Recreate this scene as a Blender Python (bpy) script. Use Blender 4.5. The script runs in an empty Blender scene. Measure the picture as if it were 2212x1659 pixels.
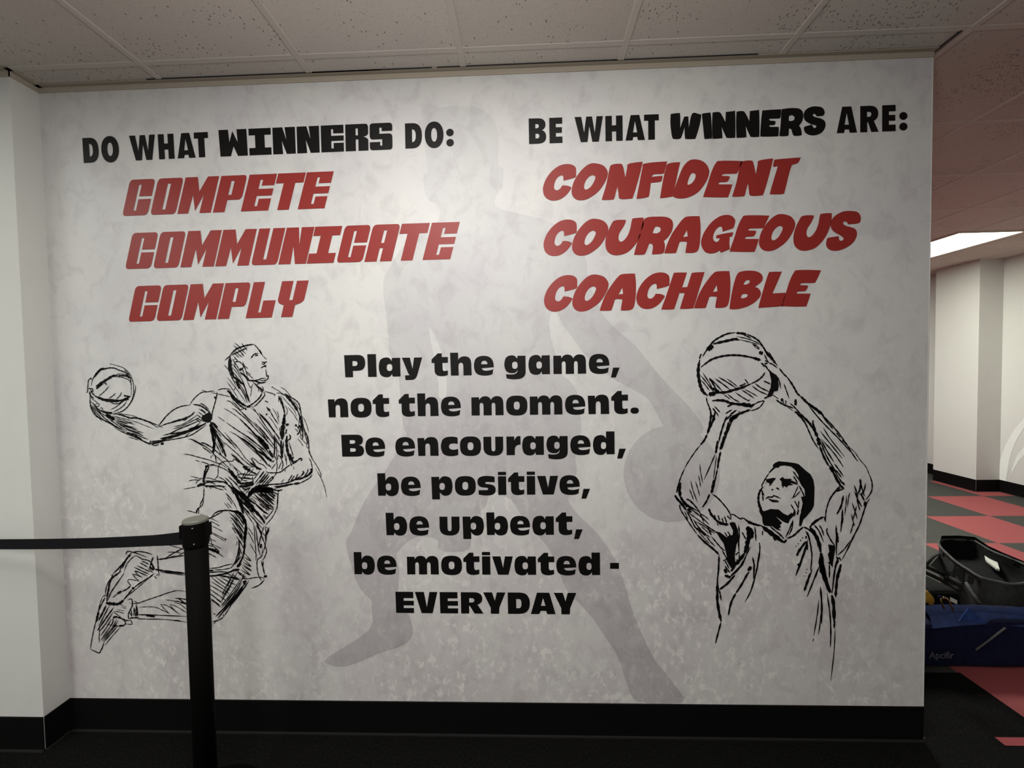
import bpy, bmesh, math, random
from mathutils import Vector, Matrix
from mathutils.geometry import tessellate_polygon
random.seed(7)
SC = bpy.context.scene
COL = SC.collection

# ------------------------------------------------------------------ camera, world, lights, exposure
F_PX, ROLL, PITCH, YAW = 918.858095, -0.0166785966, -0.0324546404, -0.0341551984
D, CZ, CEIL = 1.71330971, 1.51113916, 2.6993194
CAM = Vector((0.0, -D, CZ))
cyw, syw, cpt, spt = math.cos(YAW), math.sin(YAW), math.cos(PITCH), math.sin(PITCH)
FWD = Vector((syw*cpt, cyw*cpt, spt)); RT0 = Vector((cyw, -syw, 0)); UP0 = RT0.cross(FWD)
RT = math.cos(ROLL)*RT0 + math.sin(ROLL)*UP0
UPV = -math.sin(ROLL)*RT0 + math.cos(ROLL)*UP0
cam_data = bpy.data.cameras.new('camera'); cam = bpy.data.objects.new('camera', cam_data); COL.objects.link(cam)
cam.matrix_world = Matrix(((RT.x, UPV.x, -FWD.x, CAM.x), (RT.y, UPV.y, -FWD.y, CAM.y), (RT.z, UPV.z, -FWD.z, CAM.z), (0, 0, 0, 1)))
cam_data.sensor_width = 36.0; cam_data.lens = F_PX/2212*36.0; cam_data.clip_start = 0.02
SC.camera = cam
SC.view_settings.view_transform = 'Standard'; SC.view_settings.look = 'None'
SC.view_settings.gamma = 1.0; SC.view_settings.use_curve_mapping = False
SC.view_settings.exposure = 0.0
W = bpy.data.worlds.new('world'); SC.world = W; W.use_nodes = True
W.node_tree.nodes['Background'].inputs[0].default_value = (1.0, 0.97, 0.93, 1); W.node_tree.nodes['Background'].inputs[1].default_value = 0.178

def area_lamp(x, y, power, color, sx=0.56, sy=1.16):
    l = bpy.data.lights.new('area_lamp', 'AREA'); l.shape = 'RECTANGLE'; l.size = sx; l.size_y = sy
    l.energy = power; l.color = color
    o = bpy.data.objects.new('area_lamp', l); COL.objects.link(o); o.location = (x, y, CEIL-0.012)
    return o
WHITE, COOL = (1.0, 0.985, 0.945), (0.975, 1.0, 0.925)
area_lamp(-0.53, -1.33, 21.5, WHITE)        # just above and ahead of the camera, out of the frame
area_lamp(0.08, -1.00, 5.0, WHITE)  # added light, placed to fit the wall's brightness
area_lamp(-2.97, -1.33, 20.0, COOL)         # next fixture of the row, left of the frame
area_lamp(-2.97, -4.40, 108, COOL, 0.56, 3.6)   # unseen light added behind the camera, made long to soften the post's shadow
area_lamp(-0.53, -3.77, 40, WHITE)  # added behind the camera to fit the room's brightness
area_lamp(2.50, 2.90, 133, COOL)            # unseen light added to brighten the far hall, hidden by the mural wall
def fill_light(x, y, z, power):  # added unseen point light for ceiling and upper wall, has no fixture
    l = bpy.data.lights.new('fill_light', 'POINT'); l.energy = power; l.shadow_soft_size = 0.12; l.color = (1.0, 0.975, 0.93)
    o = bpy.data.objects.new('fill_light', l); COL.objects.link(o); o.location = (x, y, z)
fill_light(0.0, -1.5, 2.30, 24)
fill_light(-0.6, -1.2, 2.50, 5)

def at(px, py, axis, val):
    """the point of the place seen at photo pixel (px, py) on the plane axis = val"""
    d = RT*((px-1106)/F_PX) - UPV*((py-829.5)/F_PX) + FWD
    t = (val-CAM[axis])/d[axis]
    return CAM + d*t

# ------------------------------------------------------------------ materials
MATS = {}
def mat(name, color, rough=0.6, spec=0.4, metal=0.0):
    if name in MATS: return MATS[name]
    m = bpy.data.materials.new(name); m.use_nodes = True
    b = m.node_tree.nodes['Principled BSDF']
    b.inputs['Base Color'].default_value = (*color, 1); b.inputs['Roughness'].default_value = rough
    b.inputs['Specular IOR Level'].default_value = spec; b.inputs['Metallic'].default_value = metal
    MATS[name] = m
    return m
class N:
    def __init__(s, m): s.t = m.node_tree; s.b = s.t.nodes['Principled BSDF']
    def add(s, kind, **kw):
        n = s.t.nodes.new(kind)
        for k, v in kw.items(): setattr(n, k, v)
        return n
    def put(s, sock, v):
        if isinstance(v, bpy.types.NodeSocket): s.t.links.new(v, sock)
        else: sock.default_value = v
    def pos(s): return s.add('ShaderNodeNewGeometry').outputs['Position']
    def mapping(s, vec, scale=(1, 1, 1), loc=(0, 0, 0), rot=(0, 0, 0)):
        n = s.add('ShaderNodeMapping'); s.put(n.inputs['Vector'], vec)
        n.inputs['Scale'].default_value = scale; n.inputs['Location'].default_value = loc; n.inputs['Rotation'].default_value = rot
        return n.outputs[0]
    def noise(s, vec, scale, detail=3, rough=0.5, dist=0.0):
        n = s.add('ShaderNodeTexNoise'); s.put(n.inputs['Vector'], vec)
        n.inputs['Scale'].default_value = scale; n.inputs['Detail'].default_value = detail
        n.inputs['Roughness'].default_value = rough; n.inputs['Distortion'].default_value = dist
        return n.outputs['Fac']
    def ramp(s, fac, stops, interp='LINEAR'):
        n = s.add('ShaderNodeValToRGB'); n.color_ramp.interpolation = interp
        e = n.color_ramp.elements
        while len(e) < len(stops): e.new(0.5)
        for i, (p, c) in enumerate(stops):
            e[i].position = p; e[i].color = (*c, 1) if len(c) == 3 else c
        s.put(n.inputs['Fac'], fac)
        return n.outputs['Color']
    def math(s, op, a, b=0.0, c=None, clamp=False):
        n = s.add('ShaderNodeMath', operation=op, use_clamp=clamp); s.put(n.inputs[0], a); s.put(n.inputs[1], b)
        if c is not None: s.put(n.inputs[2], c)
        return n.outputs[0]
    def rng(s, v, a, b, c, d):
        n = s.add('ShaderNodeMapRange', interpolation_type='SMOOTHSTEP'); s.put(n.inputs['Value'], v)
        for k, x in zip(('From Min', 'From Max', 'To Min', 'To Max'), (a, b, c, d)): n.inputs[k].default_value = x
        return n.outputs[0]
    def mix(s, fac, a, b, blend='MIX'):
        n = s.add('ShaderNodeMix', data_type='RGBA', blend_type=blend)
        s.put(n.inputs[0], fac); s.put(n.inputs[6], a); s.put(n.inputs[7], b)
        return n.outputs[2]
    def sep(s, v): n = s.add('ShaderNodeSeparateXYZ'); s.put(n.inputs[0], v); return n.outputs
    def bump(s, h, strength, dist=0.001):
        n = s.add('ShaderNodeBump'); s.put(n.inputs['Height'], h); n.inputs['Strength'].default_value = strength; n.inputs['Distance'].default_value = dist
        s.put(s.b.inputs['Normal'], n.outputs[0])
    def color(s, c): s.put(s.b.inputs['Base Color'], c)
def rgb(*c): return (*c, 1)

def mural_material(name, fade=None, tint=(1, 1, 1)):
    """printed wall covering: pale concrete look, blotchy near the floor; fade = how much the print is darkened at floor / at head height"""
    m = mat(name, (0.7, 0.7, 0.7), 0.42, 0.35); n = N(m); p = n.pos(); z = n.sep(p)[2]
    soft = n.noise(p, 2.2, 4, 0.6)
    mid = n.noise(n.mapping(p, (1, 1, 0.75)), 14, 4, 0.62, 0.6)
    fine = n.noise(n.mapping(p, (1.2, 1.2, 0.85), (3, 1, 7)), 25, 5, 0.68, 0.25)
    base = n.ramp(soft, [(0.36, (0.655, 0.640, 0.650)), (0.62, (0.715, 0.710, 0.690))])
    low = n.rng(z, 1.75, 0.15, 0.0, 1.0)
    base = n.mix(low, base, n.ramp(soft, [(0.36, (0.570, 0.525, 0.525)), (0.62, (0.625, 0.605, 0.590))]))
    dark = n.ramp(mid, [(0.48, (1, 1, 1)), (0.66, (0.885, 0.875, 0.885))])
    base = n.mix(1.0, base, dark, 'MULTIPLY')
    # light flecks of worn print, denser towards the floor
    patch = n.rng(n.noise(n.mapping(p, (1, 1, 1), (11, 2, 5)), 3.1, 3, 0.6), 0.38, 0.62, 0.0, 1.0)
    amount = n.math('MULTIPLY', n.rng(z, 1.75, 0.85, 0.12, 1.0), n.math('ADD', n.math('MULTIPLY', patch, 0.75), 0.25))
    fleck = n.rng(fine, 0.50, 0.63, 0.0, 1.0)
    base = n.mix(n.math('MULTIPLY', fleck, n.math('MULTIPLY', amount, 0.72)), base, rgb(0.80, 0.775, 0.735))
    if fade:
        f = n.rng(z, 0.2, 2.55, fade[0], fade[1])
        base = n.mix(1.0, base, n.mix(f, rgb(0.745, 0.725, 0.755), rgb(0.905, 0.905, 0.92)), 'MULTIPLY')
    n.color(base)
    n.bump(n.noise(p, 260, 2), 0.10, 0.0006)
    return m
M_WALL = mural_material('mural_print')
M_SIL = mural_material('mural_print_figure', (0.0, 1.0))
def plain_wall():
    m = mat('wall_covering', (0.7, 0.7, 0.68), 0.55, 0.3); n = N(m); p = n.pos()
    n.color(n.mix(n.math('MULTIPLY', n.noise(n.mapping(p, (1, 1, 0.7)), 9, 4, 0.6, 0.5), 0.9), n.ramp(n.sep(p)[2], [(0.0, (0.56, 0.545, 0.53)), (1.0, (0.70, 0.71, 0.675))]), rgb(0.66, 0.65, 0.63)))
    n.bump(n.noise(p, 240, 2), 0.12, 0.0006)
    return m
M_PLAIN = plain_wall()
def vinyl(name, c, rough, spec):
    m = mat(name, c, rough, spec); n = N(m); p = n.pos()
    n.bump(n.noise(p, 330, 2), 0.08, 0.0005)
    return m
M_BLACK = vinyl('black_print', (0.0042, 0.0038, 0.0038), 0.45, 0.22)
M_RED = vinyl('red_print', (0.300, 0.026, 0.022), 0.42, 0.35)
M_INK = vinyl('ink_line_print', (0.004, 0.0036, 0.0038), 0.5, 0.15)
M_SWOOSH = vinyl('pale_arc_print', (0.80, 0.82, 0.79), 0.5, 0.3)
def tile_material():
    m = mat('acoustic_tile', (0.6, 0.58, 0.55), 0.95, 0.1); n = N(m); p = n.pos(); xyz = n.sep(p)
    cell = n.add('ShaderNodeTexWhiteNoise', noise_dimensions='2D')
    cv = n.add('ShaderNodeCombineXYZ')
    n.put(cv.inputs[0], n.math('FLOOR', n.math('DIVIDE', n.math('ADD', xyz[0], 1.449), 0.6105)))
    n.put(cv.inputs[1], n.math('FLOOR', n.math('DIVIDE', n.math('ADD', xyz[1], 0.717), 0.611)))
    n.put(cell.inputs['Vector'], cv.outputs[0])
    base = n.ramp(n.noise(p, 1.6, 3), [(0.3, (0.70, 0.645, 0.585)), (0.7, (0.755, 0.70, 0.64))])
    base = n.mix(1.0, base, n.ramp(cell.outputs['Value'], [(0, (0.93, 0.92, 0.92)), (1, (1.0, 1.0, 1.0))]), 'MULTIPLY')
    v = n.add('ShaderNodeTexVoronoi'); n.put(v.inputs['Vector'], n.mapping(p, (1.0, 0.55, 1), rot=(0, 0, 0.3))); v.inputs['Scale'].default_value = 135
    pick = n.add('ShaderNodeSeparateColor'); n.put(pick.inputs[0], v.outputs['Color'])
    patch = n.rng(n.noise(n.mapping(p, (1, 1, 1), (0.9, 0.35, 0)), 2.6, 2), 0.50, 0.68, 0.97, 0.45)
    hole = n.math('MULTIPLY', n.rng(v.outputs['Distance'], 0.36, 0.26, 0.0, 1.0), n.math('GREATER_THAN', pick.outputs[0], patch))
    worm = n.rng(n.noise(n.mapping(p, (1, 0.5, 1)), 190, 3, 0.6), 0.54, 0.70, 0.0, 0.34)
    base = n.mix(worm, base, rgb(0.30, 0.26, 0.22))
    n.color(n.mix(n.math('MULTIPLY', hole, 0.8), base, rgb(0.11, 0.09, 0.075)))
    n.bump(n.noise(p, 170, 3), 0.25, 0.0015)
    return m
M_TILE = tile_material()
M_TEE = mat('ceiling_grid_paint', (0.68, 0.625, 0.565), 0.6, 0.3)
M_ANGLE = mat('wall_angle_paint', (0.47, 0.41, 0.335), 0.55, 0.3)
def checker():
    m = mat('checker_floor', (0.2, 0.2, 0.2), 0.75, 0.25); n = N(m); p = n.pos()
    k = n.add('ShaderNodeTexChecker'); k.inputs['Scale'].default_value = 1.0
    n.put(k.inputs['Vector'], n.mapping(p, (1/0.612, 1/0.65, 0), (-2.08/0.612, 0.02/0.65, 0.5)))
    k.inputs['Color1'].default_value = rgb(0.046, 0.046, 0.041); k.inputs['Color2'].default_value = rgb(0.285, 0.066, 0.068)
    sp = n.ramp(n.noise(p, 420, 2), [(0.35, (0.72, 0.72, 0.72)), (0.65, (1.2, 1.2, 1.2))])
    n.color(n.mix(1.0, k.outputs['Color'], sp, 'MULTIPLY'))
    return m
M_CHECK = checker()
def carpet():
    m = mat('black_carpet', (0.012, 0.012, 0.012), 0.95, 0.05); n = N(m); p = n.pos()
    f = n.noise(n.mapping(p, (1.6, 0.6, 1)), 190, 3, 0.7)
    n.color(n.ramp(f, [(0.42, (0.0030, 0.0030, 0.0030)), (0.60, (0.0085, 0.0085, 0.008)), (0.78, (0.03, 0.03, 0.029))]))
    n.bump(f, 0.6, 0.004)
    return m
M_CARPET = carpet()
M_REDTILE = mat('red_floor_tile', (0.27, 0.05, 0.055), 0.75, 0.2)
M_BASE = mat('black_vinyl_base', (0.0032, 0.003, 0.0032), 0.6, 0.12)
M_EDGE = mat('base_lip_highlight', (0.016, 0.0155, 0.0145), 0.6, 0.3)  # paler than the base: highlight on the lip put into its colour
M_POST = mat('black_post_paint', (0.0030, 0.0028, 0.0026), 0.7, 0.05)
M_BELT = mat('black_webbing', (0.005, 0.005, 0.006), 0.85, 0.2)
M_CAP = mat('grey_cap', (0.16, 0.16, 0.135), 0.5, 0.4)
M_RIVET = mat('rivet_grey', (0.25, 0.24, 0.22), 0.4, 0.5)
M_WHITEP = mat('white_plastic', (0.75, 0.74, 0.68), 0.4, 0.5)
M_SLOT = mat('outlet_slot', (0.02, 0.02, 0.02), 0.6, 0.3)
def cloth(name, c, scale=240, rough=0.9):
    m = mat(name, c, rough, 0.2); n = N(m); p = n.pos()
    n.color(n.ramp(n.noise(p, 26, 4, 0.65), [(0.3, tuple(x*0.7 for x in c)), (0.7, tuple(min(1, x*1.3) for x in c))]))
    n.bump(n.noise(p, scale, 2), 0.4, 0.002)
    return m
M_BLUE = cloth('blue_nylon', (0.009, 0.019, 0.080)); M_NAVY = cloth('navy_nylon', (0.0035, 0.0055, 0.027))
M_LBLUE = cloth('light_blue_panel', (0.022, 0.052, 0.19))
M_GREYBAG = cloth('grey_bag_cloth', (0.040, 0.042, 0.041)); M_BLACKBAG = cloth('black_bag_cloth', (0.0042, 0.0042, 0.0046))
M_PIPING = cloth('grey_piping', (0.080, 0.082, 0.078)); M_GOLD = mat('brass_clip', (0.62, 0.47, 0.16), 0.28, 0.5, 1.0)
M_YELLOW = cloth('yellow_leather', (0.42, 0.25, 0.035)); M_TAG = mat('pale_tag', (0.60, 0.60, 0.54), 0.6, 0.3)
M_TEXT = mat('grey_lettering', (0.11, 0.11, 0.12), 0.6, 0.2); M_ROD = mat('grey_rod', (0.07, 0.07, 0.065), 0.4, 0.4)
M_FRAME = mat('troffer_frame_white', (0.62, 0.58, 0.52), 0.4, 0.4)
def glow():
    m = mat('lit_diffuser', (0.9, 0.9, 0.9), 0.5, 0.3); n = N(m)
    n.b.inputs['Emission Color'].default_value = (1.0, 1.0, 0.86, 1)
    k = n.sep(n.pos())[0]
    n.put(n.b.inputs['Emission Strength'], n.math('ADD', 12.2, n.math('MULTIPLY', n.math('SINE', n.math('MULTIPLY', k, 68.0)), 2.0)))
    return m
M_GLOW = glow()

# ------------------------------------------------------------------ object helpers
def link(name, me, m, parent=None):
    o = bpy.data.objects.new(name, me); COL.objects.link(o)
    for x in (m if isinstance(m, (list, tuple)) else [m]): me.materials.append(x)
    if parent is not None:
        o.parent = parent; o.matrix_parent_inverse = Matrix.Translation(-Vector(parent.location))
    return o
def mesh(name, verts, faces, m, parent=None, smooth=False):
    me = bpy.data.meshes.new(name); me.from_pydata([tuple(v) for v in verts], [], faces); me.update()
    if smooth:
        for p in me.polygons: p.use_smooth = True
    return link(name, me, m, parent)
def bmobj(name, bm, m, parent=None, smooth=False):
    bmesh.ops.recalc_face_normals(bm, faces=bm.faces)
    me = bpy.data.meshes.new(name); bm.to_mesh(me); bm.free()
    if smooth:
        for p in me.polygons: p.use_smooth = True
    return link(name, me, m, parent)
def box(bm, lo, hi, bevel=0.0, seg=2):
    b = bmesh.new(); bmesh.ops.create_cube(b, size=1.0)
    for v in b.verts: v.co = Vector((lo[i]+(v.co[i]+0.5)*(hi[i]-lo[i]) for i in range(3)))
    if bevel: bmesh.ops.bevel(b, geom=b.edges[:], offset=bevel, segments=seg, profile=0.5, affect='EDGES')
    me = bpy.data.meshes.new('t'); b.to_mesh(me); b.free(); bm.from_mesh(me); bpy.data.meshes.remove(me)
def boxobj(name, lo, hi, m, parent=None, bevel=0.0):
    bm = bmesh.new(); box(bm, lo, hi, bevel); return bmobj(name, bm, m, parent)
def lathe(bm, c, prof, seg=32):
    rings = []
    for r, z in prof:
        rings.append([bm.verts.new((c[0]+r*math.cos(a), c[1]+r*math.sin(a), z)) for a in (2*math.pi*i/seg for i in range(seg))])
    for a, b in zip(rings, rings[1:]):
        for i in range(seg): bm.faces.new((a[i], a[(i+1) % seg], b[(i+1) % seg], b[i]))
    bm.faces.new(rings[0][::-1]); bm.faces.new(rings[-1])
def tube(bm, pts, r, seg=8, closed=False):
    pts = [Vector(p) for p in pts]; n = len(pts); rings = []
    for i, p in enumerate(pts):
        a = pts[(i-1) % n] if closed or i else p; b = pts[(i+1) % n] if closed or i < n-1 else p
        t = (b-a).normalized(); u = t.orthogonal().normalized() if abs(t.z) > 0.95 else t.cross(Vector((0, 0, 1))).normalized(); w = t.cross(u)
        rings.append([bm.verts.new(p+r*(math.cos(2*math.pi*k/seg)*u+math.sin(2*math.pi*k/seg)*w)) for k in range(seg)])
    for i in range(n if closed else n-1):
        a, b = rings[i], rings[(i+1) % n]
        for k in range(seg): bm.faces.new((a[k], a[(k+1) % seg], b[(k+1) % seg], b[k]))
    if not closed: bm.faces.new(rings[0][::-1]); bm.faces.new(rings[-1])
def tag(o, label, cat, group=None):
    o['label'] = label; o['category'] = cat
    if group: o['group'] = group
    return o
def thing(name, loc, label, cat, group=None):
    o = bpy.data.objects.new(name, None); COL.objects.link(o); o.location = loc; o.empty_display_size = 0.1
    bpy.context.view_layer.update()
    return tag(o, label, cat, group)
def struct(o): o['kind'] = 'structure'; return o

# ------------------------------------------------------------------ the room
XL, XR, XE, YB, YF, T = -1.976, 5.5, 1.566, -6.0, 8.0, 0.15
def quad(name, pts, m): return struct(mesh(name, pts, [tuple(range(len(pts)))], m))
fl = bmesh.new()
def fq(x0, x1, y0, y1, k, z=0.0):
    f = fl.faces.new([fl.verts.new(p) for p in ((x0, y0, z), (x1, y0, z), (x1, y1, z), (x0, y1, z))]); f.material_index = k
fq(-4, XR, 0.0, YF, 0); fq(-4, XR, YB, 0.0, 1); fq(1.2, 2.09, 0.0, 0.385, 1, 0.0012); fq(1.862, 2.5, -0.022, 0.017, 2, 0.0016)
struct(bmobj('floor', fl, [M_CHECK, M_CARPET, M_REDTILE]))
quad('ceiling', [(-4, YB, CEIL), (-4, YF, CEIL), (XR, YF, CEIL), (XR, YB, CEIL)], M_TILE)
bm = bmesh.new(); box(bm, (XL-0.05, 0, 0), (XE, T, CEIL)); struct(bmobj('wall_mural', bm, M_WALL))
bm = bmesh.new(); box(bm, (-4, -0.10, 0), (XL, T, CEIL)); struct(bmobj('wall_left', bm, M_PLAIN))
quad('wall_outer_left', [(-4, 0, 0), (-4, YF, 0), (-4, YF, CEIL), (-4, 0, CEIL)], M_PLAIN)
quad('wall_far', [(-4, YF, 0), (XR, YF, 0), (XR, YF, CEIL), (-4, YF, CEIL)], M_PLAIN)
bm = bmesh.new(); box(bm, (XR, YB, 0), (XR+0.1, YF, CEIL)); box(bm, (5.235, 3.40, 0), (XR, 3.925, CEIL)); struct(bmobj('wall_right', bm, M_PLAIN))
# black vinyl base; the toe's paler colour stands for the light it catches
def baseboard(name, runs):
    bm = bmesh.new()
    for lo, hi, tl, th in runs:
        box(bm, lo, hi, 0.0015, 1); k = len(bm.faces); box(bm, tl, th)
        bm.faces.ensure_lookup_table()
        for f in bm.faces[k:]: f.material_index = 1
    return struct(bmobj(name, bm, [M_BASE, M_EDGE]))
def run(x0, y0, x1, y1, nx, ny, t=0.005, h=0.14, toe=0.007):
    lo = [min(x0, x1), min(y0, y1), 0.0]; hi = [max(x0, x1), max(y0, y1), h]; tl = lo[:]; th = hi[:]; th[2] = 0.006
    for i, n in ((0, nx), (1, ny)):
        if n < 0: lo[i] -= t; tl[i] -= t+toe
        if n > 0: hi[i] += t; th[i] += t+toe
    return (tuple(lo), tuple(hi), tuple(tl), tuple(th))
baseboard('baseboard_mural', [run(XL, 0, XE, 0, 0, -1), run(XE, 0, XE, T, 1, 0)])
baseboard('baseboard_left', [run(-4, -0.10, XL, -0.10, 0, -1), run(XL, -0.10, XL, 0, 1, 0)])
baseboard('baseboard_right', [run(XR, YB, XR, 3.40, -1, 0), run(5.235, 3.40, XR, 3.40, 0, -1), run(5.235, 3.40, 5.235, 3.925, -1, 0), run(XR, 3.925, XR, YF, -1, 0)])
baseboard('baseboard_far', [run(-4, YF, XR, YF, 0, -1)])
# suspended ceiling grid
bm = bmesh.new(); zt = CEIL-0.003
cols = [-1.449+0.6105*i for i in range(-4, 12)]; rows = [-0.107+0.611*j for j in range(-9, 14)]
for x in cols: box(bm, (x-0.012, YB, zt), (x+0.012, YF, CEIL+0.004), 0.001, 1)
for y in rows: box(bm, (-4, y-0.012, zt+0.0008), (XR, y+0.012, CEIL+0.004), 0.001, 1)
struct(bmobj('trim_1', bm, M_TEE))
# wall angle where the ceiling meets the mural wall and the stub of wall beside it
bm = bmesh.new()
for lo, hi in (((XL, -0.022, CEIL-0.004), (XE+0.006, 0.0, CEIL-0.001)), ((XL, -0.003, CEIL-0.024), (XE+0.003, 0.0, CEIL)),
               ((-4, -0.122, CEIL-0.004), (XL+0.02, -0.10, CEIL-0.001)), ((-4, -0.103, CEIL-0.024), (XL+0.003, -0.10, CEIL)),
               ((XL, -0.12, CEIL-0.004), (XL+0.022, 0.0, CEIL-0.001)), ((XL, -0.103, CEIL-0.024), (XL+0.003, 0.0, CEIL)),
               ((XE, 0.0, CEIL-0.024), (XE+0.003, T, CEIL))): box(bm, lo, hi)
struct(bmobj('trim_2', bm, M_ANGLE))
bm = bmesh.new()
for x0, x1 in ((-1.5, -0.55), (-0.85, -0.35), (0.35, 0.9), (-0.33, 0.36)): box(bm, (x0, -0.0245, CEIL-0.0035), (x1, -0.0222, CEIL+0.001))
box(bm, (1.569, -0.10, CEIL-0.005), (1.576, 0.01, CEIL+0.001))
struct(bmobj('tile_gap_shade', bm, M_SLOT))  # dark strips put in for the shaded gaps beside the cut tiles
# metal corner bead at the free end of the mural wall
bm = bmesh.new(); box(bm, (XE-0.001, -0.001, 0.14), (XE+0.002, 0.004, CEIL-0.025)); struct(bmobj('trim_4', bm, M_PLAIN))

# lit troffer over the far aisle
LX0, LX1, LY0, LY1 = 3.96, 4.52, 2.34, 3.50
t = thing('ceiling_light', (4.24, 2.92, CEIL), 'bright rectangular fluorescent ceiling light beyond the end of the mural wall', 'ceiling light')
bm = bmesh.new()
for lo, hi in (((LX0-0.02, LY0-0.02), (LX1+0.02, LY0)), ((LX0-0.02, LY1), (LX1+0.02, LY1+0.02)), ((LX0-0.02, LY0), (LX0, LY1)), ((LX1, LY0), (LX1+0.02, LY1))):
    box(bm, (*lo, CEIL-0.012), (*hi, CEIL-0.0005))
bmobj('frame', bm, M_FRAME, t)
boxobj('diffuser', (LX0, LY0, CEIL-0.008), (LX1, LY1, CEIL-0.0008), M_GLOW, t)

# ------------------------------------------------------------------ flat print on the mural wall
Y_FIG, Y_PRINT = -0.0006, -0.0014
def wall_pt(px, py, y=Y_PRINT): return at(px, py, 1, y)
class Flat:
    """collects flat printed shapes as ONE mesh lying on the wall; contours are photo pixels carried onto the wall plane"""
    def __init__(s, y=Y_PRINT, plane=None): s.v = []; s.f = []; s.y = y; s.plane = plane
    def pt(s, p): return at(p[0], p[1], *s.plane) if s.plane else wall_pt(p[0], p[1], s.y)
    def fill3(s, loops):
        k = len(s.v); fl_ = [v for l in loops for v in l]
        ax = (1, 2) if s.plane and s.plane[0] == 0 else (0, 2)
        for a in tessellate_polygon([[Vector((v[ax[0]], v[ax[1]], 0)) for v in l] for l in loops]):
            s.f.append(tuple(k+i for i in a))
        s.v += fl_
    def fill(s, loops): s.fill3([[s.pt(p) for p in l] for l in loops])
    def stroke(s, pts, w, taper=0.3):
        if len(pts) == 2: pts = [pts[0], ((pts[0][0]+pts[1][0])/2+(pts[1][1]-pts[0][1])*0.012, (pts[0][1]+pts[1][1])/2-(pts[1][0]-pts[0][0])*0.012), pts[1]]
        q = catmull(pts, False, 5); n = len(q); k = len(s.v)
        for i, p in enumerate(q):
            a = q[max(0, i-1)]; b = q[min(n-1, i+1)]; dx, dy = b[0]-a[0], b[1]-a[1]; l = math.hypot(dx, dy) or 1
            u = i/(n-1); e = min(1.0, min(u, 1-u)*5); ww = w/2*(taper+(1-taper)*e)*(0.9+0.2*math.sin(i*1.7+w))
            s.v.append(s.pt((p[0]-dy/l*ww, p[1]+dx/l*ww))); s.v.append(s.pt((p[0]+dy/l*ww, p[1]-dx/l*ww)))
        for i in range(n-1): s.f.append((k+2*i, k+2*i+1, k+2*i+3, k+2*i+2))
    def build(s, name, m, parent=None):
        o = mesh(name, s.v, s.f, m, parent)
        bmx = bmesh.new(); bmx.from_mesh(o.data)
        for f in bmx.faces:
            f.normal_update()
            if (f.normal.y > 0 if not (s.plane and s.plane[0] == 0) else f.normal.x > 0): f.normal_flip()
        bmx.to_mesh(o.data); bmx.free()
        return o
def catmull(pts, closed, sub=5):
    """pts may carry a third value 'c' = sharp corner"""
    n = len(pts); out = []
    rngn = n if closed else n-1
    def cor(i): return len(pts[i % n]) > 2
    for i in range(rngn):
        p1 = pts[i]; p2 = pts[(i+1) % n]
        p0 = pts[(i-1) % n] if (closed or i > 0) else p1
        p3 = pts[(i+2) % n] if (closed or i < n-2) else p2
        if cor(i): p0 = p1
        if cor(i+1): p3 = p2
        for k in range(sub):
            u = k/sub; r = []
            for c in (0, 1):
                a, b, cc, d = p0[c], p1[c], p2[c], p3[c]
                r.append(0.5*((2*b)+(-a+cc)*u+(2*a-5*b+4*cc-d)*u*u+(-a+3*b-3*cc+d)*u*u*u))
            out.append(tuple(r))
    if not closed: out.append(tuple(pts[-1][:2]))
    return out
def quadr(pts, sub=6):
    """contour of on-curve points (x,y) and off-curve quadratic controls (x,y,0)"""
    ex = []
    for i, p in enumerate(pts):
        q = pts[(i+1) % len(pts)]; ex.append(p)
        if len(p) == 3 and len(q) == 3: ex.append(((p[0]+q[0])/2, (p[1]+q[1])/2))
    k = next(i for i, p in enumerate(ex) if len(p) == 2); ex = ex[k:]+ex[:k]; out = []; i = 0; n = len(ex)
    while i < n:
        p = ex[i]; q = ex[(i+1) % n]; out.append(p)
        if len(q) == 3:
            r = ex[(i+2) % n]
            for j in range(1, sub):
                u = j/sub; out.append(tuple((1-u)**2*p[c]+2*u*(1-u)*q[c]+u*u*r[c] for c in (0, 1)))
            i += 2
        else: i += 1
    return out
def sup(cx, cy, rx, ry, n=2.6, seg=36):
    o = []
    for i in range(seg):
        a = 2*math.pi*i/seg; c, s = math.cos(a), math.sin(a)
        o.append((cx+rx*math.copysign(abs(c)**(2/n), c), cy+ry*math.copysign(abs(s)**(2/n), s)))
    return o
def P(s):
    """'x,y x,y' -> points; a trailing o marks an off-curve control, a trailing c a sharp corner"""
    r = []
    for w in s.split():
        f = w[-1] if w[-1] in 'oc' else ''
        x, y = (float(v) for v in w.rstrip('oc').split(','))
        r.append((x, y, 0) if f else (x, y))
    return r
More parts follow.
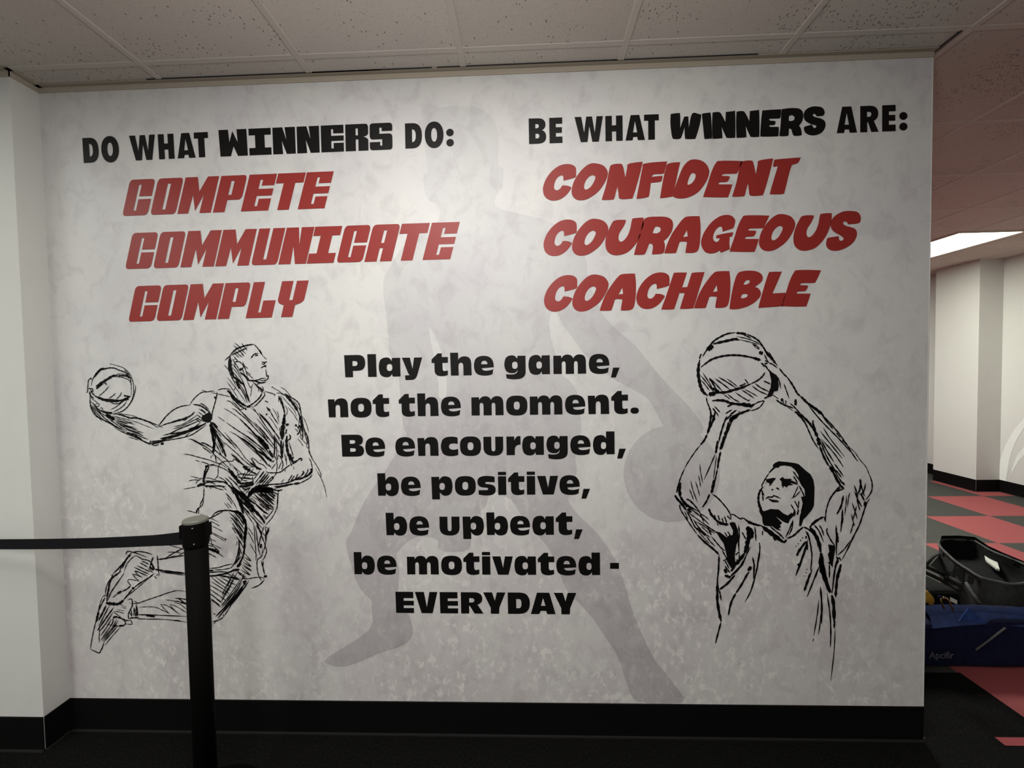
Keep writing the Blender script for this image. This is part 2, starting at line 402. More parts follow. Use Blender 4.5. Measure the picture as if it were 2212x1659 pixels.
G_BLOCK = {   # heavy block capitals
'W': ['0,1 .34,1 .37,.53 .49,.94 .66,.52 .64,1 .99,1 1,0 .65,0 .51,.36 .4,0 .03,0'],
'I': ['0,1 1,1 1,.75 .71,.75 .71,.27 1,.27 1,0 0,0 0,.27 .28,.27 .28,.75 0,.75'],
'N': ['0,1 .44,1 .6,.53 .54,1 1,1 1,0 .6,0 .4,.49 .44,0 0,0'],
'E': ['0,1 1,1 1,.69 .54,.69 .54,.85 .45,.85 .45,.6 1,.6 1,.41 .45,.41 .45,.13 .55,.13 .55,.33 1,.33 1,0 0,0'],
'R': ['0,1 .86,1 1,1o 1,.86 1,.66 1,.55o .78,.52 1,.47o 1,.38 1,0 .56,0 .56,.43 .45,.43 .45,0 0,0', '.45,.84 .55,.84 .55,.58 .45,.58'],
'S': ['.14,1 .85,1 1,1o 1,.87 1,.7 .53,.7 .53,.83 .43,.83 .43,.6 .85,.6 1,.6o 1,.45 1,.13 1,0o .87,0 .14,0 0,0o 0,.13 0,.3 .46,.3 .46,.16 .55,.16 .55,.4 .14,.4 0,.4o 0,.55 0,.87 0,1o'],
'C': ['.14,1 .86,1 1,1o 1,.86 1,.53 .5,.53 .5,.85 .4,.85 .4,.14 .5,.14 .5,.45 1,.45 1,.14 1,0o .84,0 .13,0 0,0o 0,.13 0,.86 0,1o'],
'O': ['.14,1 .86,1 1,1o 1,.86 1,.14 1,0o .86,0 .14,0 0,0o 0,.14 0,.86 0,1o', '.43,.85 .55,.85 .55,.14 .43,.14'],
'M': ['0,1 .366,1 .51,.6 .666,1 1,1 1,0 .66,0 .665,.5 .515,.06 .347,.5 .325,0 0,0'],
'P': ['0,1 .87,1 1,1o 1,.86 1,.5 1,.33o .86,.33 .45,.33 .45,0 0,0', '.44,.85 .56,.85 .56,.47 .44,.47'],
'T': ['0,1 1,1 1,.73 .71,.73 .71,0 .29,0 .29,.73 0,.73'],
'U': ['0,1 .42,1 .42,.15 .54,.15 .54,1 1,1 1,.13 1,0o .86,0 .14,0 0,0o 0,.13'],
'A': ['0,0 0,.86 0,1o .14,1 .86,1 1,1o 1,.86 1,0 .57,0 .57,.36 .45,.36 .45,0', '.45,.84 .56,.84 .56,.5 .45,.5'],
'L': ['0,1 .43,1 .43,.15 .53,.15 .53,.48 1,.48 1,0 0,0'],
'Y': ['0,1 .43,1 .43,.47 .56,.47 .56,1 1,1 1,.5 1,.42o .86,.37 .7,.33 .7,0 .27,0 .27,.33 .12,.37 0,.42o 0,.5']}
G_COND = {    # condensed bold capitals
'D': ['0,1 .4,1 1,1.02o 1,.5 1,-.02o .4,0 0,0', '.41,.76 .63,.76o .63,.5 .63,.25o .41,.24'],
'O': [sup(.5, .5, .5, .53, 2.15), sup(.5, .5, .155, .27, 2.2)],
'W': ['0,1 .235,1 .33,.37 .41,1 .615,1 .705,.37 .775,1 1,1 .845,0 .615,0 .515,.62 .45,0 .21,0'],
'H': ['0,1 .38,1 .38,.62 .62,.62 .62,1 1,1 1,0 .62,0 .62,.38 .38,.38 .38,0 0,0'],
'A': ['.27,1 .72,1 1,0 .64,0 .6,.13 .4,.13 .36,0 0,0', '.49,.76 .6,.31 .39,.31'],
'T': ['0,1 1,1 1,.76 .73,.76 .73,0 .28,0 .28,.76 0,.76'],
'B': ['0,1 .5,1 .97,1o .97,.75 .97,.58o .74,.53 1,.48o 1,.26 1,0o .5,0 0,0', '.38,.78 .46,.78 .58,.78o .58,.7 .58,.61o .46,.61 .38,.61', '.38,.4 .47,.4 .6,.4o .6,.305 .6,.21o .47,.21 .38,.21'],
'E': ['0,1 1,1 1,.76 .5,.76 .5,.62 .97,.62 .97,.4 .5,.4 .5,.25 1,.25 1,0 0,0'],
'R': ['0,1 .5,1 .98,1o .98,.7 .98,.5o .74,.42 1,0 .6,0 .42,.38 .38,.38 .38,0 0,0', '.37,.77 .45,.77 .6,.77o .6,.68 .6,.58o .45,.58 .37,.58'],
':': [sup(.5, .565, .5, .15, 2), sup(.5, .16, .5, .15, 2)]}
G_WIDE = {    # wide black-weight letters, x-height = 1
'n': ['0,.97 .33,.97 .34,.82 .42,1.02o .67,1.02 .97,1.02o .985,.66 1,0 .6,0 .6,.48 .6,.67o .48,.67 .37,.67o .37,.48 .37,0 .03,0'],
'm': ['0,.97 .24,.97 .245,.82 .3,1.02o .43,1.02 .57,1.02o .61,.82 .67,1.02o .8,1.02 .99,1.02o .995,.66 1,0 .745,0 .745,.5 .745,.67o .685,.67 .63,.67o .63,.5 .63,0 .375,0 .375,.5 .375,.67o .315,.67 .255,.67o .255,.5 .255,0 0,0'],
'o': [sup(.5, .5, .5, .53, 2.7), sup(.5, .5, .14, .215, 2.6)],
'a': ['1,1 1,0 .63,0 .61,.15 .53,-.03o .37,-.03 .15,-.03o .06,.14 -.06,.5o .06,.86 .15,1.03o .38,1.03 .53,1.03o .6,.84 .63,1', sup(.5, .49, .128, .19, 2.5)],
'e': ['1,.41 1.02,1.03o .5,1.03 .17,1.03o .06,.82 -.06,.5o .06,.18 .17,-.03o .55,-.03 .78,-.03o .93,.05 .97,.31 .8,.235o .62,.235 .42,.235o .39,.37', '.37,.58 .68,.58 .67,.77o .525,.77 .37,.77o'],
't': ['0,.69 0,.88 .38,1.2 .63,1.2 .63,1.0 1,1.0 1,.69 .66,.69 .66,.4 .66,.24o .8,.25 .98,.28 .98,.04 .8,-.02o .6,-.02 .17,-.02o .17,.3 .17,.69'],
'h': ['0,1.22 .38,1.22 .38,.84 .45,1.02o .68,1.02 .97,1.02o .985,.66 1,0 .61,0 .61,.48 .61,.68o .5,.68 .385,.68o .385,.48 .385,0 .02,0'],
'l': ['0,1.22 1,1.22 1.03,0 .03,0'],
'i': ['0,1 1,1 1,0 0,0', '.1,1.06 .9,1.06 1,1.06o 1,1.11 1,1.19 1,1.24o .9,1.24 .1,1.24 0,1.24o 0,1.19 0,1.11 0,1.06o'],
'b': ['0,1.22 .37,1.22 .38,.82 .47,1.03o .63,1.03 .85,1.03o .94,.84 1.06,.5o .94,.14 .85,-.03o .64,-.03 .48,-.03o .39,.15 .37,0 .02,0', sup(.51, .47, .128, .19, 2.5)],
'd': ['1,1.22 .61,1.22 .61,.85 .53,1.03o .38,1.03 .15,1.03o .06,.86 -.06,.5o .06,.14 .15,-.03o .37,-.03 .52,-.03o .61,.15 .63,0 1,0', sup(.49, .47, .118, .19, 2.5)],
'p': ['0,1 .37,1 .38,.83 .47,1.03o .63,1.03 .85,1.03o .94,.86 1.06,.5o .94,.15 .85,-.03o .65,-.03 .5,-.03o .39,.17 .39,-.22 .02,-.22', sup(.505, .48, .128, .19, 2.5)],
'g': ['1,1 .63,1 .6,.85 .52,1.03o .37,1.03 .15,1.03o .06,.87 -.06,.53o .06,.24 .14,.08o .38,.08 .56,.08o .62,.26 .63,.02o .35,.01 .2,.01o .07,.035 .1,-.19 .3,-.25o .5,-.25 1,-.25o 1,.15', sup(.495, .5, .128, .19, 2.5)],
'y': ['0,1 .39,1 .51,.4 .6,1 1,1 .74,.06 .66,-.2o .45,-.2 .15,-.2 .13,.05 .37,.06 .31,.1o .27,.22'],
'c': ['.98,.97 .98,.62 .85,.66o .74,.66 .47,.66o .47,.49 .47,.32o .74,.32 .88,.32o 1,.37 1,.04 .8,-.03o .6,-.03 .22,-.03o .08,.16 -.08,.5o .08,.84 .22,1.03o .6,1.03 .82,1.03o'],
'u': ['0,1 .4,1 .4,.38 .4,.21o .505,.21 .6,.21o .6,.38 .6,1 1,1 1,.4 1,-.03o .52,-.03 0,-.03o 0,.4'],
'r': ['0,1 .55,1 .57,.78 .65,1.0o .86,1.02 1,1.02 1,.56 .6,.57o .59,.28 .58,0 0,0'],
's': ['.95,.98 .7,1.03o .5,1.03 0,1.03o 0,.72 0,.42o .36,.4 .5,.39 .6,.38o .58,.29 .55,.25o .35,.26 .06,.26 .06,.03 .3,-.03o .5,-.03 1,-.03o 1,.28 1,.56o .62,.58 .48,.6 .41,.61o .44,.67 .46,.71o .6,.7 .95,.68'],
'v': ['0,1 .4,1 .52,.38 .62,1 1,1 .78,0 .27,0'],
',': ['.25,.29 1,.29 .55,-.23 0,-.23'], '.': [sup(.5, .155, .5, .16, 2.4)], '-': ['0,.66 1,.66 1,.34 0,.34'],
'P': ['0,1.19 .66,1.19 1,1.19o 1,.77 1,.34o .62,.34 .4,.34 .4,0 .03,0', '.39,.87 .5,.87 .63,.87o .63,.735 .63,.6o .5,.6 .39,.6'],
'B': ['0,1.19 .68,1.19 .98,1.19o .98,.9 .98,.66o .78,.62 1.02,.58o 1.02,.32 1.02,0o .7,0 .02,0', '.38,.9 .52,.9 .63,.9o .63,.8 .63,.7o .52,.7 .38,.7', '.39,.46 .53,.46 .65,.46o .65,.36 .65,.26o .53,.26 .39,.26'],
'E': ['0,1.19 .98,1.19 .98,.84 .44,.84 .44,.69 1,.69 1,.43 .44,.43 .44,.28 1,.28 1,0 .02,0'],
'V': ['0,1.19 .4,1.19 .52,.33 .65,1.19 1,1.19 .77,0 .28,0'],
'R': ['0,1.19 .6,1.19 .96,1.19o .96,.83 .96,.6o .74,.5 1,0 .6,0 .4,.42 .36,.42 .36,0 0,0', '.37,.86 .48,.86 .6,.86o .6,.74 .6,.62o .48,.62 .37,.62'],
'Y': ['0,1.19 .4,1.19 .52,.72 .62,1.19 1,1.19 .72,.35 .7,0 .33,0 .33,.33'],
'D': ['0,1.19 .55,1.19 1,1.19o 1,.6 1,0o .5,0 0,0', '.38,.83 .5,.83 .62,.83o .62,.58 .62,.32o .5,.32 .38,.32'],
'A': ['.26,1.19 .76,1.19 1,0 .67,0 .62,.18 .4,.18 .34,0 0,0', '.5,.9 .6,.46 .41,.46']}
def glyph(font, ch): return [l if isinstance(l, list) else quadr(P(l)) for l in font[ch]]
def word(flat, font, text, edges, base, top, xh=None):
    """set a word: edges = left/right of each letter along the base line, base and top = the two end points of those lines (photo pixels)"""
    (bx0, by0), (bx1, by1) = base
    def bl(x): return wall_pt(x, by0+(by1-by0)*(x-bx0)/(bx1-bx0), flat.y)
    B0, B1 = bl(bx0), bl(bx1); T0, T1 = wall_pt(*top[0], flat.y), wall_pt(*top[1], flat.y)
    for ch, (l, r) in zip(text, edges):
        L, Rr = bl(l), bl(r); h = 1.0
        k = ((L+Rr)/2-B0).x/((B1-B0).x or 1); up = (T0-B0).lerp(T1-B1, k)
        if xh: up = Vector((0, 0, xh))
        flat_loops = glyph(font, ch)
        loops = [[L+(Rr-L)*u+up*v for u, v in l2] for l2 in flat_loops]
        if ch in ':i': [flat.fill3([l2]) for l2 in loops]
        else: flat.fill3(loops)
def E(s, o, k): return [tuple(o+float(v)/k for v in w.split('-')) for w in s.split()]

# --- COMPETE / COMMUNICATE / COMPLY, slanted red block letters
f = Flat(); word(f, G_BLOCK, 'COMPETE', [(263.9, 318.4), (324.3, 378.9), (382.9, 455.1), (459.6, 515.6), (520.2, 579.2), (581.4, 641), (643, 700.8)], ((263.9, 466.6), (700.8, 449.7)), ((281, 388.3), (721.1, 369.8)))
tag(f.build('wall_lettering', M_RED), 'red slanted block lettering reading COMPETE on the mural wall', 'lettering', 'red words on the mural wall')
f = Flat(); word(f, G_BLOCK, 'COMMUNICATE', [(270.1, 325.4), (330.5, 384.8), (389.5, 461.7), (464.8, 537), (542.1, 598), (601.1, 660.7), (662.4, 720.4), (726.5, 782.4), (786.9, 845.5), (848.1, 908.5), (912.6, 972.6)], ((270.1, 581.2), (972.6, 559.9)), ((286.4, 503.3), (993.4, 479.1)))
tag(f.build('wall_lettering', M_RED), 'red slanted block lettering reading COMMUNICATE on the mural wall', 'lettering', 'red words on the mural wall')
f = Flat(); word(f, G_BLOCK, 'COMPLY', [(277, 333.2), (337.2, 391.6), (395, 466.8), (469.9, 524.8), (530.5, 586.9), (591.5, 648.5)], ((277, 695.1), (648.5, 683.9)), ((292.9, 618), (666.8, 605.6)))
tag(f.build('wall_lettering', M_RED), 'red slanted block lettering reading COMPLY on the mural wall', 'lettering', 'red words on the mural wall')

# --- first heading
t = thing('wall_lettering', wall_pt(580, 345), 'black heading lettering reading DO WHAT WINNERS DO: on the mural wall', 'lettering', 'black headings on the mural wall')
f = Flat(); word(f, G_COND, 'DO', [(180.9, 214.7), (220.4, 258.4)], ((180.9, 352.1), (451.7, 338.8)), ((177.5, 298.2), (448.6, 284.9))); f.build('word', M_BLACK, t)
f = Flat(); word(f, G_COND, 'WHAT', [(281.8, 337.6), (343.7, 377.4), (383.9, 422.6), (421.2, 451.7)], ((180.9, 352.1), (451.7, 338.8)), ((177.5, 298.2), (448.6, 284.9))); f.build('word', M_BLACK, t)
f = Flat(); word(f, G_BLOCK, 'WINNERS', [(474.5, 535.5), (539, 586.8), (590.4, 639), (642.4, 690.6), (694.3, 743.1), (746.8, 796), (799, 847.9)], ((475.5, 338.2), (847.9, 322.6)), ((472.4, 280.9), (847.2, 264.6))); f.build('word', M_BLACK, t)['label'] = 'heavy block word'
f = Flat(); word(f, G_COND, 'DO:', [(875.7, 912), (918, 958.5), (964.3, 980.6)], ((875.7, 320.9), (980.6, 316.5)), ((874.7, 266.6), (979.6, 262.3))); f.build('word', M_BLACK, t)
# --- second heading
C5 = (1120, 210, 5.0273); C6 = (1540, 210, 5.0273); C7 = (1150, 440, 5.395); C8 = (1500, 440, 5.395)
def comic(flat, crop, loops, dx=0.0, dy=0.0):
    flat.fill([[(crop[0]+x/crop[2]+dx, crop[1]+y/crop[2]+dy) for x, y in catmull(P(l), True, 4)] for l in loops])
t = thing('wall_lettering', wall_pt(1550, 310), 'black heading lettering reading BE WHAT WINNERS ARE: on the mural wall', 'lettering', 'black headings on the mural wall')
bb = ((1143.3, 311), (1423.3, 300.9)); tt = ((1142.3, 256.1), (1423, 246.6))
f = Flat(); word(f, G_COND, 'BE', [(1142.9, 1180.1), (1187.2, 1215.1)], bb, tt); f.build('word', M_BLACK, t)
f = Flat(); word(f, G_COND, 'WHAT', [(1241.8, 1303), (1308, 1345.2), (1351.3, 1393.1), (1391.5, 1423.3)], bb, tt); f.build('word', M_BLACK, t)
f = Flat()
comic(f, C5, ['1652,195 1665,180 1740,172 1755,185 1757,330c 1800,210c 1845,208c 1850,330c 1885,178 1960,183 1985,198 1965,310 1925,440 1900,453 1825,453 1808,440 1802,330c 1770,430 1745,452 1690,452 1668,430 1650,300'])
comic(f, C5, ['1992,190 2005,176 2078,167 2088,180 2098,300 2103,435 2085,448 2032,452 2018,440 2003,300'])
for dx, dy in ((0, 0), (51.9, -2)): comic(f, C6, ['-5,178 5,165 60,160 90,180 135,268c 140,160c 225,150 240,152 245,300 243,428 230,440 155,440 135,415 95,325c 103,430 92,445 5,450 -5,438 -9,300'], dx, dy)
comic(f, C6, ['535,155 550,143 720,131 740,140 735,212 715,230 628,233 610,243 628,254 672,258 680,275 668,300 625,304 610,312 628,321 705,322 716,335 712,412 695,424 530,427 515,410 520,300'])
comic(f, C6, ['745,140 760,128 850,117 930,122 970,150 982,200 970,260 935,310c 955,340 965,400 950,415 885,418 865,395 850,348 826,340c 822,400 810,420 732,422 722,405 735,300', '825,255c 828,205 860,195 885,215 880,245 850,258'])
comic(f, C6, ['1212,150 1190,115 1140,100 1070,103 1010,135 985,190 1000,250 1060,290 1115,305 1122,322 1100,335 1085,318 1075,297c 1000,318 988,340 1005,385 1060,412 1130,408 1190,375 1222,315 1215,260 1170,230 1110,215 1085,197 1095,180 1115,188 1125,207c 1195,200 1212,178'])
f.build('word', M_BLACK, t)['label'] = 'rounded comic style word'
f = Flat(); word(f, G_COND, 'ARE:', [(1807.5, 1851.3), (1858.3, 1898), (1905.6, 1934.8), (1942.6, 1960.3)], ((1807.5, 287.6), (1960.3, 282)), ((1807.5, 230.9), (1960.3, 225.4))); f.build('word', M_BLACK, t)
# --- rounded red words
cC = ['523,900 512,865 470,838 400,832 320,855 240,915 175,1000 140,1090 137,1150 155,1205 200,1245 260,1258 330,1245 400,1200 450,1140 470,1105c 425,1085 362,1080c 335,1120 300,1138 272,1125 265,1090 280,1030 310,985 350,963 372,975 375,1025c 510,988 522,950']
cO = ['700,826 780,832 845,860 885,920 880,985 845,1060 790,1140 720,1200 640,1245 560,1257 500,1235 467,1180 470,1110 500,1020 560,930 630,860', '720,965 742,985 730,1030 695,1090 650,1128 620,1128 610,1095 625,1040 660,990 695,967']
cA = ['1050,820 1185,815 1197,828 1207,930 1205,1060 1195,1150 1175,1215 1130,1240 1042,1243 1032,1225 1050,1115c 990,1110 962,1118c 925,1230 905,1245 800,1247 787,1235 830,1110 880,1010 950,910 1000,850', '1047,978c 1057,1050c 1003,1058c']
cH = ['1660,805 1785,802 1797,815 1745,975c 1805,970c 1850,830 1870,805 1990,797 2002,810 1950,980 1885,1190 1860,1220 1735,1225 1725,1205 1775,1042c 1715,1040c 1660,1205 1640,1230 1518,1232 1508,1215 1560,1070 1640,830']
cB = ['530,795 620,780 710,785 775,815 797,860 780,910 705,970c 750,990 775,1040 760,1090 700,1150 610,1200 500,1228 422,1228 410,1210 425,1100 455,950 490,840', '572,942c 590,905 620,888 645,900 640,920 610,940', '540,1100c 555,1060 590,1050 620,1060 610,1085 575,1100']
cL = ['900,795 1003,793 1013,805 910,1045c 1055,1038c 1062,1050 1030,1180 1000,1195 762,1213 748,1205 780,1080 860,820']
cE = ['1210,773 1455,775 1467,795 1415,905 1390,922 1270,925 1235,935 1240,948 1312,952 1323,965 1300,1010 1270,1020 1208,1024 1195,1038 1205,1047 1342,1048 1350,1060 1310,1180 1280,1198 1040,1195 1018,1180 1065,1040 1110,900 1160,800']
cU = ['960,195 1075,188 1088,205 1060,270 1015,340 1003,400 1020,440 1060,432 1110,370 1140,290 1160,190 1180,170 1285,162 1297,180 1290,280 1240,410 1180,500 1100,570 1000,600 920,590 865,540 850,450 870,350 920,240']
cR = ['1340,160 1450,150 1560,155 1620,185 1640,240 1625,320 1580,390 1530,435c 1545,480 1535,560 1500,583 1405,590 1395,575 1405,500 1385,465 1358,470c 1320,570 1290,593 1198,595 1187,580 1230,420 1290,210', '1400,340c 1425,280 1450,265 1490,280 1490,320 1450,345']
cG = ['475,190 440,145 375,130 290,150 190,225 110,340 78,440 90,510 130,565 190,580 250,570 295,545c 307,572c 415,528c 408,470 412,385c 440,380c 455,332c 360,345 258,368c 250,400c 295,402c 280,435 250,445 222,420 220,370 245,310 290,268 320,275 328,325c 455,285c 472,230']
cS = ['1935,140 1900,97 1820,84 1730,92 1640,140 1595,200 1590,270 1625,325 1690,362 1735,395 1735,420 1710,432 1688,420 1683,378c 1560,398 1540,430 1535,480 1560,525 1620,548 1700,540 1790,500 1860,440 1895,360 1880,300 1830,275 1760,255 1732,230 1745,207 1775,212 1790,240c 1910,228 1938,190']
cN = ['1010,735 1105,722 1135,750 1160,870c 1180,770 1195,724 1330,702 1345,720 1300,900 1245,1080 1220,1100 1102,1103 1085,1040 1075,970c 1055,1040 1040,1100 1015,1112 918,1115 908,1100 950,960 985,790']
cF = ['1370,720 1595,698 1610,715 1590,790 1570,830 1470,838 1447,865c 1555,853 1562,865 1558,892 1540,917 1437,930c 1420,1060 1400,1085 1300,1102 1285,1085 1310,950 1345,770']
cI = ['1625,722 1745,705 1753,718 1735,800 1680,1055 1655,1080 1550,1095 1540,1078 1570,900 1595,790']
cD = ['1850,690 1930,675 2010,700 2060,760 2070,830 2030,930 1950,1030 1850,1085 1760,1100 1690,1085 1678,1050 1710,950 1780,770', '1895,822 1922,840 1918,880 1890,925 1850,950 1835,940 1850,880 1870,840']
cT = ['690,675 935,655 947,668 930,705 905,722 858,735c 830,820 780,1020 760,1050 632,1054 620,1040 650,930 705,748c 662,755 653,742 665,690']
f = Flat(); comic(f, C7, cC, -2.4, -239.9); comic(f, C7, cO, -1.5, -240.4)
for c in (cN, cF, cI, cD): comic(f, C5, c)
comic(f, C8, cE, -168.9, -235.9); comic(f, C5, cN, 281.8, -7); comic(f, C6, cT)
tag(f.build('wall_lettering', M_RED), 'red rounded comic lettering reading CONFIDENT on the mural wall', 'lettering', 'red words on the mural wall')
k7 = 1/5.395
f = Flat(); comic(f, C7, cC, -6*k7, -647*k7); comic(f, C7, cO, -3*k7, -650*k7); comic(f, C7, cU); comic(f, C7, cR); comic(f, C7, cA, 753*k7, -670*k7)
comic(f, C8, cG); comic(f, C8, cE, -603*k7, -637*k7); comic(f, C8, cO, 287*k7, -705*k7); comic(f, C8, cU, 303*k7, -53*k7); comic(f, C8, cS)
tag(f.build('wall_lettering', M_RED), 'red rounded comic lettering reading COURAGEOUS on the mural wall', 'lettering', 'red words on the mural wall')
f = Flat(); comic(f, C7, cC); comic(f, C7, cO); comic(f, C7, cA); comic(f, C7, cC, 1075*k7, -31*k7); comic(f, C7, cH); comic(f, C7, cA, 1100*k7, -30*k7); comic(f, C8, cB); comic(f, C8, cL); comic(f, C8, cE)
tag(f.build('wall_lettering', M_RED), 'red rounded comic lettering reading COACHABLE on the mural wall', 'lettering', 'red words on the mural wall')
# --- the verse, seven centred lines
a1 = lambda s: E(s, 690, 6.1444); a2 = lambda s: E(s, 1030, 5.9784); a5 = lambda s: E(s, 740, 6.381); a6 = lambda s: E(s, 1030, 6.3818)
VERSE = [
 ('Play the game,', ((745.3, 814.9), (1264, 806.9)), 40.5, [('Play', a1('335-613 643-757 790-1077 1100-1370')), ('the', a1('1493-1710 1740-2022')+[(1024.1, 1067.1)]), ('game,', a2('357-632 668-945 990-1412 1447-1713 1732-1845'))]),
 ('not the moment.', ((710.8, 901.5), (1314, 893.9)), 40.5, [('not', a1('118-385 417-695 712-930')), ('the', a1('1057-1272 1303-1583 1615-1880')), ('moment.', [(1018.8, 1088)]+a2('380-655 686-1107 1140-1402 1435-1710 1737-1953 1985-2092'))]),
 ('Be encouraged,', ((739.5, 986.3), (1327.8, 981.1)), 40.0, [('Be', a1('297-588 612-875')), ('encouraged,', a1('1010-1272 1305-1583 1615-1843 1868-2147')+a2('88-343 385-567 587-867 900-1175 1208-1470 1500-1780 1812-1925'))]),
 ('be positive,', ((817.8, 1070.8), (1155.5, 1068.4)), 40.0, [('be', a1('775-1058 1085-1347')), ('positive,', a1('1490-1770 1800-2077')+a2('10-245 277-382 407-617 648-755 780-1053 1068-1330 1350-1462'))]),
 ('be upbeat,', ((835.6, 1156), (1196, 1155.2)), 39.8, [('be', a5('600-893 923-1195')), ('upbeat,', a5('1340-1615 1658-1950')+a6('135-432 460-735 767-1063 1090-1320 1340-1460'))]),
 ('be motivated -', ((765.9, 1240.2), (1296.5, 1242.2)), 39.5, [('be', a5('160-448 478-747')), ('motivated', a5('892-1327 1362-1648 1668-1890')+a6('75-188 215-500 520-817 843-1070 1097-1372 1402-1700')), ('-', a6('1838-1960'))]),
 ('EVERYDAY', ((856, 1323.9), (1212.6, 1326.8)), 38.6, [('EVERYDAY', a5('735-985 1003-1312 1343-1593 1635-1942')+a6('92-398 430-733 745-1085 1063-1375'))])]
for line, base, xh, words in VERSE:
    hz = (wall_pt(1030, base[0][1]-xh)-wall_pt(1030, base[0][1])).z
    lab = 'wide black verse lettering reading "%s" in the middle of the mural wall' % line
    t = None
    if len(words) > 1: t = thing('wall_lettering', wall_pt((base[0][0]+base[1][0])/2, base[0][1]), lab, 'lettering', 'black verse lines on the mural wall')
    for w, e in words:
        f = Flat(); word(f, G_WIDE, w, e, base, base, hz)
        o = f.build('word' if t else 'wall_lettering', M_BLACK, t)
    if not t: tag(o, lab, 'lettering', 'black verse lines on the mural wall')

# --- faint grey silhouette of a dribbling player
SIL = '918,311 922,275 928,245 961,231 1026,231 1059,250 1076,287 1076,352 1087,365 1085,401 1074,414 1071,446 1125,462 1190,480 1240,520 1266,559 1270,600 1298,672 1335,715 1371,745 1420,805 1461,850 1490,880 1520,925 1500,945 1455,940 1430,915 1400,862 1356,835 1314,810 1267,770 1244,740 1215,700 1203,672 1192,672 1186,700 1193,740 1199,762 1214,809 1230,822 1246,847 1254,894 1255,932 1243,980 1246,1014 1240,1050 1227,1079 1248,1111 1279,1140 1307,1174 1328,1208 1348,1257 1360,1300 1378,1350 1411,1420 1421,1434 1459,1482 1476,1517 1380,1516 1356,1482 1335,1420 1310,1380 1281,1337 1254,1306 1227,1279 1213,1249 1187,1188 1163,1158 1124,1110 1104,1080 1062,1062 1050,1090 1036,1108 1020,1150 1012,1185 975,1192 946,1185 944,1165 897,1160 857,1195 862,1232 860,1270 864,1320 883,1328 891,1369 871,1393 821,1410 748,1439 707,1434 711,1418 797,1361 803,1315 801,1296 779,1273 763,1235 747,1174 760,1147 779,1099 804,1056 832,1017 854,983 878,941 871,920 864,846 860,813 842,764 837,700 829,643 829,603 843,576 872,531 920,497 949,472 944,442 922,427 916,399 917,376 924,372'
GAP = '928,707 948,745 962,800 965,845 960,858 948,858 947,830 940,780 931,740'
t = thing('wall_silhouette', at(1100, 1500, 1, Y_FIG), 'faint pale grey silhouette of a dribbling basketball player behind the lettering', 'wall drawing')
f = Flat(Y_FIG); f.fill([catmull(P(SIL), True, 3), catmull(P(GAP), True, 3)]); f.build('figure', M_SIL, t)
f = Flat(Y_FIG-0.0002); f.fill([sup(1451, 1023, 104, 104, 2.0, 48)]); f.build('basketball', M_SIL, t)

